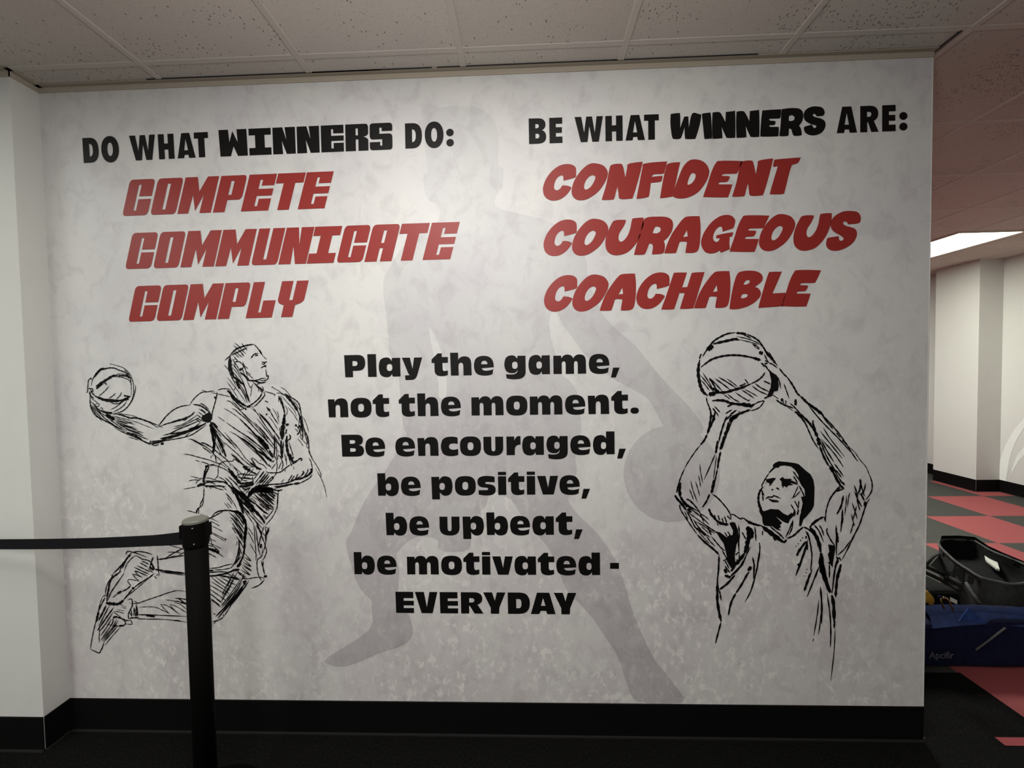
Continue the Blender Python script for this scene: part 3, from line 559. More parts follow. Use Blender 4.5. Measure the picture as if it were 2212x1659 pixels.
# ------------------------------------------------------------------ the two ink sketches
def ink(flat, origin, k, text):
    """strokes 'width:x,y x,y / x,y x,y / ...'; a leading P marks a filled shape"""
    w = 20.0
    for s in text.split('/'):
        s = s.strip()
        if not s: continue
        fillp = s[0] == 'P'
        if fillp: s = s[1:].strip(':')
        elif ':' in s: a, s = s.split(':'); w = float(a)
        pts = [(origin[0]+float(x)/k, origin[1]+float(y)/k) for x, y in (q.split(',') for q in s.split())]
        if fillp: flat.fill([pts])
        else: flat.stroke(pts, w/k*1.08)
LEFT = {
'basketball': [((180, 770), 11.85, '30:205,750 215,650 250,560 290,490 340,430 400,370 470,305 560,310 680,290 800,300 900,345 1000,380 1080,420 1150,490 1200,560 1215,660 1225,800 1222,1000/55:280,530 330,450 400,370 470,320 560,330/18:690,230 680,185 760,205 900,245 1020,290 1100,350 1170,430 1220,520 1260,620 1280,720 1285,850 1280,960 1250,1080 1190,1200 1110,1300 1000,1390 880,1440/24:1325,720 1335,800 1320,900 1290,1000 1250,1110 1190,1210 1100,1320 1000,1395 880,1440 780,1450/18:1035,340 1100,390 1180,480/60:320,770 450,680 600,590 750,500 870,490/40:870,490 980,490 1100,500 1180,560/16:800,490 880,450 960,445 1120,480 1200,540/20:800,520 950,525 1080,560 1170,610 1205,670/50:330,830 400,760 500,690/30:510,670 560,680 590,730/20:660,755 560,870 460,960 400,1005/820,935 760,1000 640,1080/965,910 960,960 900,1040 830,1100/60:290,1010 400,1060 520,1110 680,1140 850,1140 1000,1120/26:390,1020 520,1085 700,1100 900,1120 1060,1090 1200,1030/75:1030,1110 1160,1070/40:1030,995 1110,1015 1210,1030/22:700,1180 800,1210 920,1195 1050,1100/18:690,1360 800,1310 900,1240 1010,1150 1080,1080/20:760,1420 900,1350 1020,1260 1110,1150')],
'shooting_arm': [((180, 770), 11.85, '22:70,930 100,900 110,800 130,610 190,560/44:165,555 210,575/26:110,830 180,820 230,830 235,890 180,920/34:150,890 190,1010 270,1070/30:180,840 230,940 300,1010/28:175,940 170,1100 180,1250 210,1350 260,1440 330,1530 440,1590 560,1659/26:180,1150 280,1230 360,1330 470,1400 600,1430 740,1420/18:300,1230 350,1200 400,1220 390,1270 340,1280 300,1240/420,1340 460,1310 490,1340 470,1380 430,1370/20:190,1230 260,1380 360,1520 470,1659/220,1250 330,1420 480,1600/260,1270 400,1440 540,1560/60:480,1400 600,1440 740,1450/90:570,1490 700,1560 800,1620/18:200,1060 260,1110 370,1190'),
 ((200, 840), 11.85, '16:650,625 780,645 1000,680 1160,730/40:500,640 650,650 800,690 960,745 1080,740 1230,770 1400,830 1560,890 1690,935/16:1690,935 1790,995/18:1480,880 1640,975/14:930,790 1150,860 1350,940 1570,1020/80:340,680 430,700/70:430,720 560,770/20:500,690 700,740 900,790 960,800/560,740 740,790 930,850 1030,850/620,790 800,850 960,880 1080,910/520,760 700,870 850,930 980,970 1070,975/560,830 740,930 860,970 960,1000/700,890 900,960 1050,1010 1160,1040/800,940 980,1010 1150,1080 1300,1125/870,1030 1050,1080 1250,1155/1000,1080 1180,1150 1310,1210/600,780 760,860 900,900/640,880 800,980 980,1060 1100,1100/34:80,690 200,750 340,830 460,890 560,950 700,1020 850,1110/26:540,970 700,1070 870,1150 1000,1200 1180,1280 1350,1370 1490,1440/50:860,1110 1000,1160 1130,1220 1270,1310/30:1270,1310 1400,1380 1560,1400 1700,1370 1896,1310/24:1500,1400 1580,1450 1700,1420/60:1740,1410 1820,1395/24:1000,1120 1150,1180 1300,1250 1420,1290/18:920,1230 1050,1270 1180,1310/16:1490,1335 1700,1320 1896,1280/24:400,760 560,870 700,970 880,1080/300,740 420,840 600,960 800,1080/1480,1320 1470,1380/18:620,850 800,970 900,1050 1100,1130/0,370 120,520 250,700 340,780 460,860/20:120,520 220,620 340,700/14:1690,935 1760,860 1896,690/1620,990 1760,940 1896,880'),
 ((320, 820), 10.369, '22:235,1020 330,900 430,790 560,680 700,610 830,580 940,570/20:930,570 990,470 1080,370 1200,285 1340,270 1430,255 1490,265/14:1200,235 1300,265/34:1000,555 1120,570 1220,610 1330,690 1390,740/24:1160,550 1210,545 1290,610 1360,670/18:1130,650 1220,710 1300,770/1180,660 1290,740/1110,720 1200,780 1250,830/1080,780 1180,850 1220,900/P:1210,810 1290,770 1360,730 1400,745 1425,800 1420,890 1390,950 1330,965 1240,940 1190,880/24:300,1030 420,985 520,960 620,930/44:510,960 680,910 800,880 880,830/28:880,840 960,800 1040,720/16:790,930 870,870 940,790/570,1050 720,1020 900,930 1100,790/560,1105 700,1060 920,960 1160,840/24:330,1245 480,1210 700,1100 900,1020 1140,920/40:450,1215 640,1200 840,1160 1040,1090 1250,990/50:280,1325 480,1300 700,1230 900,1160 1100,1080 1300,970/22:430,1350 600,1330 840,1280 1000,1220 1150,1120 1300,1010/16:830,1270 930,1190/24:890,1110 1040,1060 1160,970/16:260,1320 420,1280 620,1230/34:50,1400 200,1395 360,1360 500,1350/22:1060,890 1180,960/1070,860 1220,930')],
'head': [((470, 730), 11.85, '26:180,575 300,470 330,440/40:320,430 400,350 480,280 600,230 740,190 850,170 920,165/30:330,450 450,390 560,340 680,285 760,245/26:920,155 1000,230 1060,310 1110,390 1160,460/18:1160,460 1210,510 1255,550/44:1060,300 1130,420/20:430,120 540,210 620,310 730,405/405,180 520,290 620,390 680,470/615,130 680,220 760,320/450,330 540,420 630,490/420,370 480,440 545,495/500,270 600,370 660,460/30:850,525 900,450 960,405 1040,395/960,465 1000,435 1035,455/28:1125,610 1200,625 1265,605/30:1200,625 1190,680/20:1120,655 1190,680/26:1105,770 1180,725 1250,690/1180,725 1250,740/26:1225,790 1245,880 1255,980 1290,960 1300,1000 1270,1060 1200,1110/22:1240,1030 1100,1040 1040,1070 860,1090/40:740,1080 860,1090 1000,1110 1100,1150 1240,1125/18:1060,1060 1150,1095 1240,1060/20:920,1090 1050,1150/1000,1190 1100,1150/26:900,1130 1000,1210 1100,1310 1150,1370/18:940,1170 1080,1330 1140,1400/22:1135,1230 1170,1310 1150,1370 1110,1390/16:1050,1230 1045,1380/20:1200,1360 1320,1400 1440,1435 1465,1460 1440,1485/18:390,545 470,545 500,590 440,620 440,700 480,780 540,840/60:550,830 630,780/26:450,620 540,600 640,680 690,780/18:400,460 470,530 520,600/80:320,480 320,620 330,760 370,900 420,1030/26:285,520 280,700 290,830 340,960 400,1080 470,1220/22:640,600 680,720 730,860 760,1000/30:600,900 700,980 760,1060 860,1090/18:600,640 780,790/720,850 855,945/740,900 920,1050/40:570,870 680,960 800,1050/22:660,720 640,800 680,920 740,1010/380,540 430,620 500,720 560,830/18:370,660 480,790 620,1010/170,690 280,820/370,740 500,900 640,1100 680,1240/22:380,850 520,1030 640,1170 720,1330/400,960 520,1130 640,1300 740,1500 800,1640/430,1080 560,1260 680,1440 760,1659/16:240,1000 360,1150 480,1300 620,1500 720,1659/240,1120 330,1240 420,1380 540,1560/22:480,1130 600,1310 700,1500 750,1640/600,1030 680,1200 730,1400 800,1600/26:620,1040 690,1240 770,1480 830,1659/60:420,1000 520,1080 640,1180/470,1100 560,1300/16:470,1240 410,1350/18:750,1080 800,1200 850,1280 870,1240 910,1170/16:870,1270 860,1380 840,1500')],
'jersey': [((470, 730), 11.85, '22:0,1335 120,1300 260,1305 340,1350/60:240,1350 320,1400 420,1520 560,1640/18:0,1430 160,1465 330,1505/26:1140,1400 1080,1510 990,1610 930,1659/1210,1420 1190,1490 1100,1600 1050,1659/22:1170,1400 1210,1400'),
 ((320, 820), 10.369, '14:1400,285 1540,315 1659,345/24:1535,275 1540,330 1520,420 1490,540 1450,680 1430,780 1430,900/50:1475,400 1515,400/60:1380,1000 1440,1120 1500,1250/1430,960 1550,1080/50:1420,1130 1460,1350 1480,1500 1450,1659/20:890,1325 1000,1345 1130,1410 1300,1510 1430,1610/30:1180,1410 1290,1440 1420,1520/18:1220,1510 1390,1630'),
 ((440, 830), 11.85, '30:1500,230 1440,330 1340,430 1220,520 1100,570/26:1570,220 1545,300 1440,430 1340,530 1270,575/50:1090,580 1200,570/60:650,170 720,300 840,400 980,500 1090,560/40:700,330 820,440 950,560 1040,610/30:900,400 1000,520 1080,570/20:720,420 860,560 930,660/18:920,660 1060,610/40:1050,600 1090,660/22:580,435 640,425 720,480 840,590 960,700 1100,860 1240,1020/16:515,615 640,680 760,760 900,860/40:900,860 1040,1000 1180,1140 1300,1270 1440,1400 1600,1600/14:360,830 540,955/26:570,970 720,1080 880,1190 1040,1290 1200,1390 1400,1560 1560,1659/720,620 800,650 900,740 1060,870 1200,1010 1340,1160 1500,1330 1659,1500/18:960,690 1100,830 1300,1030 1450,1200 1659,1420/20:1210,610 1340,710 1440,840 1540,1000 1659,1180/30:1410,730 1500,830 1600,950 1659,1010/16:1360,880 1480,1020 1659,1230/22:1280,960 1400,1090 1540,1250 1659,1380/20:1110,1190 1250,1290 1400,1450 1560,1640/660,1205 840,1300 1000,1420 1150,1540 1290,1659/30:940,1360 1100,1460 1250,1580 1340,1659/14:530,1220 640,1360 780,1530 900,1659/26:220,1020 330,1130 480,1290 640,1440 780,1560/18:280,1140 450,1350/16:530,1490 700,1640/40:1060,1010 1250,1220 1450,1450 1620,1659/14:1200,540 1340,690/60:180,960 210,1100 260,1250 320,1400/50:240,1080 340,1310 450,1520 500,1650/30:160,1110 210,1300 240,1480/40:290,1380 270,1500 240,1640/16:330,1260 420,1430 540,1600/300,1480 360,1659/40:1600,770 1625,780/30:1610,580 1650,640'),
 ((560, 830), 10.369, '22:0,650 100,740 200,850 320,1040/20,700 180,860 300,1020 400,1150 460,1280/20:0,740 160,960 330,1200 480,1420/0,830 200,1080 400,1330/50:190,540 240,600/22:240,600 320,740 430,900/14:300,540 380,670 450,870/400,590 440,760/210,720 300,830 430,1040/24:200,870 300,1000 380,1120 470,1220/20:0,950 150,1130 300,1330 440,1530/0,1020 200,1290 330,1440/60:0,1180 120,1330 220,1460/50:220,1480 310,1640/20:0,1290 200,1520 300,1659/30:0,1430 160,1600/18:340,1120 350,1400 340,1600/16:380,1300 390,1659/18:330,1150 480,1400/40:150,665 175,680/22:120,370 200,405/26:0,60 90,150/16:110,150 330,220 350,245/40:430,250 490,400 540,520 570,660/60:570,660 550,800 520,900/14:430,300 435,400/18:470,260 540,470/14:570,460 630,580 600,700/90:540,880 520,1050 510,1240/60:560,760 560,900/50:590,920 660,890/30:610,1000 590,1120/50:490,1250 490,1400 500,1560 520,1659/60:620,1150 610,1280 620,1420 650,1560 700,1659/20:660,1290 720,1480 760,1620/30:670,1120 700,1200 640,1260/26:540,1280 530,1450 520,1600/22:460,960 470,1150'),
 ((440, 940), 11.85, '60:220,20 270,200 240,330/50:340,60 430,230 520,420 570,560/20:340,160 440,360 500,480/310,200 400,400 450,520/14:380,40 560,260/26:240,330 230,440 300,560 320,720/16:180,600 190,540 240,520/26:0,205 100,255 220,320 330,420 480,540 600,640 700,800/20:0,260 150,370 260,490 400,610 560,760 680,860/18:0,320 200,480/0,590 150,640 300,700 420,730 600,840/30:690,480 800,570 920,690 1020,770/18:710,465 850,580 960,700 1100,800 1280,820/22:780,600 900,700/22:530,190 700,340 860,480 1000,620 1200,780 1300,810/18:620,100 760,190 900,350 1060,580 1180,690 1300,780/16:720,240 830,350/26:500,10 720,240/14:600,0 760,190/50:1180,700 1320,800 1450,870/20:1190,590 1290,700 1330,790/1240,560 1240,650 1310,770/22:1240,570 1330,640 1420,720 1520,760 1620,870/50:1340,850 1480,870/30:840,10 1000,110 1200,260 1400,480 1600,720/22:940,90 1200,330 1450,560 1640,780/18:1000,20 1300,250 1650,540/40:1200,230 1400,420 1650,580/24:1060,10 1659,480/18:1270,10 1659,420/80:1380,20 1530,180 1659,330/20:1500,10 1659,200/18:1590,10 1659,90/30:1450,635 1462,655'),
 ((560, 940), 10.369, '18:300,400 390,560 380,650/430,430 400,560/490,600 430,760/530,650 500,780/14:600,450 610,680/16:560,400 600,600/24:440,440 500,540 540,690/16:360,640 270,760/26:200,650 260,720/16:580,760 575,820/14:770,700 775,770/40:0,350 150,480 270,580/22:0,420 120,560 200,700/60:130,470 280,580/22:280,600 340,570/18:330,0 330,520')],
'bent_arm': [((560, 830), 10.369, '14:275,90 290,55 330,90 440,150 560,240/470,65 560,110 650,200 720,300/26:380,200 480,200 600,260 720,300 820,360 890,440 920,560 940,680 970,760/60:600,270 700,360 790,480 870,620/30:870,600 910,740 910,800/26:560,210 640,250 720,310/14:480,230 600,380 720,510 800,620 830,720/640,510 760,660 880,850/760,350 860,490 920,600/44:930,700 935,830 950,960 970,1080/26:960,720 970,870 1000,1000 1060,1130 1090,1250 1110,1400 1110,1520/14:970,720 1040,850 1080,970 1105,1080/30:890,900 920,1000 870,1120/26:970,960 970,1240/50:800,910 840,930/20:840,930 890,1000/16:800,990 870,1070/26:840,1130 900,1080/22:1000,1040 1040,1180 1070,1300 1060,1380/14:860,1215 990,1390/890,1160 1060,1350/16:1110,1450 1140,1560 1190,1659/900,690 890,880 870,1040/20:900,1000 940,1180'),
 ((440, 940), 11.85, '80:1000,790 1100,860 1200,920/40:1200,930 1360,1000/26:860,1010 1000,990 1180,1020 1350,1020/20:740,830 800,850 860,940 880,1010 840,1050/16:680,720 900,920 1080,1080/22:850,1060 1000,1100 1230,1110/40:980,1090 1240,1120/22:880,1010 1000,1150 1120,1160/60:940,1240 1100,1230 1280,1200/70:900,1310 1100,1300 1290,1240/26:1250,1060 1260,1200/18:1070,930 1000,1050 950,1200/1180,840 1040,1080/1280,850 1100,1060/1440,900 1280,1130/20:1530,920 1300,1240/16:1010,1350 1100,1400 1000,1440/30:980,1330 1060,1390 1200,1330/18:1600,960 1330,1280/1659,970 1400,1270/1659,1060 1480,1280/1659,1150 1550,1270/1200,1330 1070,1500'),
 ((560, 940), 10.369, '24:140,810 220,840 380,840 480,820 570,750 650,690 740,640/44:740,640 800,600 860,560/34:860,560 920,520 950,540 930,575/60:690,420 720,540 760,610/30:760,480 750,530/20:640,400 690,590 740,700/16:1090,0 1110,200 1110,350 1130,430/1130,430 1210,570 1310,720 1380,880 1375,950/14:1255,740 1370,940 1440,1100 1480,1240 1510,1400/20:1110,510 1160,600 1185,740 1180,850/14:1050,250 1100,300/40:1150,750 1175,800 1130,890/22:1190,880 1120,960 1000,1030 900,1080/50:900,1070 780,1090/36:780,1090 640,1110 500,1140 330,1150/40:1130,880 960,960 800,1000/30:960,900 800,990 640,1060 480,1090 300,1100 0,1120/22:740,880 640,1040/790,900 700,1030/870,860 800,990/960,800 990,830 930,920/1010,820 960,900/1090,750 1080,820 1000,930/1130,750 1160,800 1040,950/14:550,985 490,1060/26:330,1190 520,1150 700,1110/34:200,1180 330,1220 430,1240 520,1215/20:110,810 0,960/150,850 0,1070/200,870 40,1080/230,900 80,1090/300,920 120,1100/310,970 160,1100/44:290,920 310,980/18:390,600 400,700 380,840 370,870 320,940')],
'shorts': [((440, 940), 11.85, '18:0,700 150,750 300,740/50:40,810 130,780/22:130,780 250,770 400,810 560,880 680,980/20:330,740 420,730 470,690 560,665 720,665 770,620 760,580/420,730 370,830 360,1030 270,1130/80:620,850 740,990 860,1150 960,1260/60:700,1000 820,1090/18:20,1100 150,1100 280,1140 420,1180 560,1200/30:0,1170 200,1180 380,1190 520,1200/20,1260 60,1210 200,1210 300,1260/36:0,1290 150,1300 400,1300 560,1320/40:330,1190 520,1200 640,1290/24:60,1310 250,1330 400,1380 510,1400/18:450,1300 590,1410/22:370,1070 500,1130 620,1240/26:540,1080 660,1190 760,1310/620,1050 740,1160 880,1280/18:760,1180 930,1390/60:20,900 40,960 10,1100/22:140,800 70,930 30,1050/26:10,1010 5,1300/50:620,1270 700,1340 800,1440 900,1560/40:720,1380 820,1530 880,1659/26:700,1280 850,1400 1000,1520 1140,1620/18:560,1480 640,1560 720,1659/16:600,1590 660,1659/14:690,1380 770,1520/40:830,1400 950,1500/90:1130,1560 1220,1440 1330,1350 1480,1310/50:1380,1290 1659,1290/90:1400,1440 1659,1400/40:1320,1430 1500,1340'),
 ((560, 940), 10.369, '22:430,1250 410,1400 400,1659/P:60,1180 300,1180 330,1290 200,1310 60,1280/34:0,1290 130,1400 330,1560/30:60,1290 200,1400 340,1480/24:200,1300 340,1400/260,1280 370,1370/20:320,1270 410,1330/24:0,1400 150,1530 320,1640/0,1530 120,1640'),
 ((390, 950), 10.369, '20:60,320 200,335 370,380 540,425 760,490/16:330,460 430,485/18:460,490 620,540/250,0 400,80 520,150/22:460,70 560,90 690,170/16:490,170 640,270/50:545,605 640,580/30:590,600 545,700 510,900/40:530,800 500,960/18:640,600 580,740/16:220,810 400,860 520,860/180,930 260,900 440,900/340,990 380,920 460,880/14:60,1105 200,1080 360,1050/60:370,1045 460,1000 540,1010/22:520,1060 520,1180 510,1300 450,1420 430,1510/18:510,1300 500,1420 460,1490 400,1520/30:430,1510 370,1570 350,1659/18:400,1530 400,1659/14:150,1580 350,1640/16:550,1050 600,1060/650,1050 680,1105/1000,1190 1100,1300 1200,1430 1260,1560/1040,1280 1160,1450/14:980,1410 1090,1550/1040,1410 1140,1530/40:1150,1080 1260,1280 1340,1480 1390,1640/60:1240,1120 1400,1280 1560,1440 1650,1540/26:1310,1100 1500,1290 1650,1420/24:1200,1180 1330,1400 1450,1560/40:1290,1290 1450,1450 1600,1620/20:1320,1160 1480,1290/30:1380,1250 1659,1440/24:1400,1500 1540,1640'),
 ((500, 1030), 11.85, '20:1190,360 1190,560 1170,740 1110,920 1010,1080 920,1180 860,1250/P:400,500 500,360 640,270 800,230 1050,280 1080,340 900,400 720,400 560,420 440,540/34:560,420 760,620 960,800 1070,820/640,400 820,560 1080,790/720,380 900,520 1080,700/820,380 980,540 1090,620/900,380 1050,520 1110,560/20:1000,420 1120,510/1080,400 1170,450/18:470,520 640,660/500,480 700,600 780,640/26:480,590 680,740 860,900 960,960/600,690 800,880 960,960/20:680,600 820,740 960,880/16:830,720 900,880/860,740 970,860/22:840,640 990,830/20:1080,820 990,950 850,1100/18:820,940 850,910 940,940/810,1000 900,1100/22:800,960 930,1070/60:20,250 150,380 300,560 450,700 560,820 700,960 860,1150/50:100,420 240,640 290,840 300,960/80:330,640 480,760 600,900/50:600,900 760,1050 850,1200/24:200,500 400,680/240,640 440,800 600,960/300,800 480,980 640,1160 800,1330/20:310,840 420,1000 560,1200/22:460,860 640,1070 820,1240/26:200,360 330,470 440,590/18:250,370 410,540/24:560,1040 640,1180 720,1350 770,1480/50:640,1230 740,1400 770,1500/18:560,1180 590,1400 600,1659/600,1250 640,1450 650,1659/16:420,1290 560,1500/420,1410 550,1640/22:830,1260 790,1400 730,1600/850,1280 880,1400 870,1540 890,1659/26:970,1280 900,1440 860,1620/20:860,1270 940,1330/24:740,1440 800,1600 830,1659/20:800,1430 870,1530'),
 ((430, 1140), 9.7588, '18:1160,0 1180,300 1200,560 1195,690/1190,20 1230,250 1250,440 1300,600/14:1030,80 1160,340/1070,330 1200,560/22:1300,160 1250,400/50:1310,340 1290,430/18:1390,0 1420,150 1390,380 1340,540/20:1340,200 1400,400 1420,500 1380,620 1330,690/1330,400 1330,560 1300,620 1230,670 1220,800 1240,960 1290,1080 1320,1115/26:1310,690 1350,850 1380,990/18:1350,700 1350,800/70:1390,1000 1400,1050/22:1380,1090 1260,1210 1100,1275/1480,30 1420,160/18:830,1060 1020,1075 1160,1050 1300,1045 1370,1070')],
'leg': [((390, 950), 10.369, '30:750,1650 860,1600 1000,1580 1150,1590 1290,1620'),
 ((400, 1060), 11.85, '26:540,740 640,700 720,660 850,590 980,520/22:660,700 730,600 830,530 950,505 1080,510 1200,510/70:1180,520 1330,550 1440,620 1520,760 1560,920/1550,900 1540,1080 1520,1230/50:1520,1200 1520,1400 1500,1600/24:1120,560 1260,680 1400,830 1500,980/22:1140,660 1260,780 1400,960 1500,1120/1190,830 1300,960 1420,1120 1490,1240/26:1210,920 1300,1010 1400,1170 1500,1330/20:1310,1170 1420,1340 1500,1480/24:1260,560 1400,720 1500,880/22:1320,560 1440,690 1520,850/16:1150,770 1180,775/24:1200,700 1350,880 1480,1060/20:1360,1240 1390,1400 1380,1560 1340,1659/14:1330,1280 1310,1400/16:370,600 500,640 640,700 860,800/640,770 860,890/640,885 800,960 970,1050/620,1040 850,1150 1040,1250/640,1070 1040,1310/530,1190 800,1300/530,1325 740,1390 950,1500/18:600,1030 640,1200 680,1360 720,1440/540,1400 700,1420 820,1500 870,1600/44:540,1470 680,1510 800,1570/14:540,1570 640,1640/40:1010,1235 1050,1255/24:840,880 875,897/14:60,515 200,545 290,570'),
 ((500, 1030), 11.85, '60:20,880 150,890 250,960 330,1080 370,1200/70:370,1180 370,1350 350,1500 330,1650/20:0,960 160,1180 320,1450/60,960 200,1150 330,1350/120,940 240,1090 330,1230/0,1040 160,1290 310,1560/20,1180 160,1390 300,1620/0,1290 120,1450/16:120,1520 220,1659'),
 ((430, 1140), 9.7588, '36:990,0 970,200 960,400 930,580 880,700 800,820/60:800,830 880,740/50:700,900 850,880/22:830,240 840,400 800,600 740,760 660,850/18:850,260 940,440/22:870,480 820,640 740,780/20:880,600 760,760/18:900,560 860,430/20:180,860 400,840 560,790 720,760/40:180,910 300,900/18:300,890 500,880 700,840/24:180,945 400,930 580,930/40:190,1020 400,1000 600,950 740,890/22:380,1010 600,1030 760,1080 860,1100/30:430,1010 640,1040 830,1070/18:960,540 1090,700 940,610/940,660 1095,820 920,720/930,770 1105,910 900,790/900,830 1075,1000 870,880/800,910 1000,1060/250,1040 460,1200 680,1330/340,1030 560,1190 720,1270/440,1030 640,1150 780,1200/560,1010 700,1130/250,1130 500,1290 640,1400/210,1200 420,1320 600,1430/220,1290 420,1430 570,1540/210,1380 480,1580/210,1470 440,1640/590,960 760,1070/680,970 860,1110/800,930 980,1090/740,930 560,1260 480,1430/800,940 640,1230 480,1480/880,1080 700,1340 480,1640/720,1120 560,1400 460,1560/660,1090 590,1240/950,960 900,1100 760,1320 540,1640/40:920,1150 1000,1120/50:940,1200 980,1140/30:960,1180 760,1480 560,1659/22:1050,1110 900,1340 660,1650/24:900,1160 700,1470 560,1640/18:160,520 370,630/260,430 520,620/330,440 400,470 420,540/150,560 220,610/60:160,430 340,490 420,540'),
 ((430, 1220), 9.7588, '36:940,420 760,660 560,880 350,1090/30:990,430 760,720 560,930 390,1130/18:720,760 520,1090/22:520,1095 420,1160 280,1200/16:350,1190 310,1240/20:300,1030 345,1045/18:210,590 460,800/210,700 460,900/16:500,1040 520,1090/14:640,640 460,860/16:700,600 470,910'),
 ((220, 1170), 10.37, '24:1240,300 1250,420 1260,560 1280,770/40:1230,400 1260,400/34:1250,400 1400,380 1600,340 1850,310/22:1450,350 1600,260 1850,130/16:1500,80 1700,130 1850,180/1460,230 1780,245/40:1180,620 1300,640 1500,680 1870,720/20:1400,640 1600,670 1870,700/18:1300,680 1600,720 1870,755/20:1720,300 1850,240/610,1365 700,1385 800,1380 950,1330 1120,1270 1300,1210 1500,1140 1700,1095 1900,1125/16:820,1475 1000,1460 1200,1470 1360,1540 1530,1620/1310,1400 1400,1510 1500,1600/1310,1400 1450,1430 1620,1540 1750,1640/1520,1410 1600,1510 1720,1620/1530,1400 1700,1470 1920,1610/1620,1370 1750,1400 1910,1530/24:1580,1330 1750,1350 1900,1410/1630,1265 1800,1280 1910,1300/1700,1260 1850,1380/40:1760,1360 1900,1390/14:1430,1305 1600,1325'),
 ((180, 1260), 10.369, '24:1220,700 1400,710 1659,720/44:1400,720 1600,750/18:1220,790 1400,800 1659,805'),
 ((0, 1060), 2.77, '6:830,740 950,745 1120,752/5:820,768 980,770 1120,787/8:1040,775 1080,780')],
'shoe': [((220, 1170), 10.37, '22:540,300 560,225 640,225 800,270 1010,350/24:660,240 830,220 1000,245 1130,290/34:660,250 580,350 480,480 380,590 250,720/44:580,330 640,310/24:220,790 240,730/40:430,650 350,720 230,810 170,930 150,1060 120,1200 110,1370/20:210,800 110,980 70,1180/24:560,370 450,600/20:390,660 480,500/24:130,1320 200,1140 320,960 500,700/18:490,680 560,500 650,390 750,305/24:750,305 820,340 900,390 1000,410 1090,450 1120,510/890,430 1050,510/850,470 1020,570/780,535 960,620 1090,680/720,570 900,660 1060,730/730,650 840,690 1020,770/18:730,650 800,740 910,805/680,725 780,750 900,800/680,725 760,820 830,880/570,870 620,845 720,860 830,885/570,870 600,930 650,980/26:650,980 560,1060 440,1120/50:340,1170 440,1110/18:340,1170 240,1255/30:1170,710 1050,810 850,930 720,1030/60:680,1060 720,1030/28:680,1060 580,1190 480,1310/60:480,1310 400,1380 300,1410/70:90,1375 200,1390 320,1400/16:1000,860 800,1030 570,1220/50:1060,560 1110,600 1160,640/30:1150,340 1110,450 1080,560/20:1040,590 1080,640 1150,700/40:1100,480 1180,620/18:1215,750 1260,740/1170,770 1225,830/22:570,1310 650,1280 680,1340 680,1420 650,1500/18:720,1330 800,1380/770,1400 780,1659'),
 ((180, 1260), 10.369, '20:430,300 510,260/430,300 380,430 330,640 280,850 230,1050 190,1250 165,1400 160,1480/50:340,640 310,760 290,860/24:160,1480 250,1520 340,1560 370,1540 430,1420 460,1310/22:460,1310 600,1150 760,960/16:480,1390 640,1190 830,980/24:490,310 420,440 330,640/40:510,490 420,680 340,830/22:580,500 460,730 350,960/30:680,540 560,700 450,860 310,1060/22:660,650 500,900 370,1070/20:620,800 530,970 380,1180/690,820 600,970 380,1280/750,800 640,1000 400,1280/780,840 620,1070 420,1310/740,900 700,990/18:350,910 360,1100 350,1210 360,1330/24:500,915 650,940 820,960 920,930 940,880 900,820 780,760 690,750 660,810 640,900/40:800,950 900,950/44:670,760 760,750/26:740,760 860,790 960,830 1040,830/18:1040,790 1090,900 1060,920 940,910/16:670,640 780,720 860,790/680,630 800,640 920,680/11:820,480 960,540/850,540 960,570/740,590 930,620/22:1080,370 1100,480 1060,570 1010,680 1010,780 1030,800/18:1030,640 1090,750/1060,580 1090,720/20:1130,540 1130,740/1180,480 1190,760/1150,560 1170,750/24:1190,500 1220,740/30:1030,780 1250,770')]}
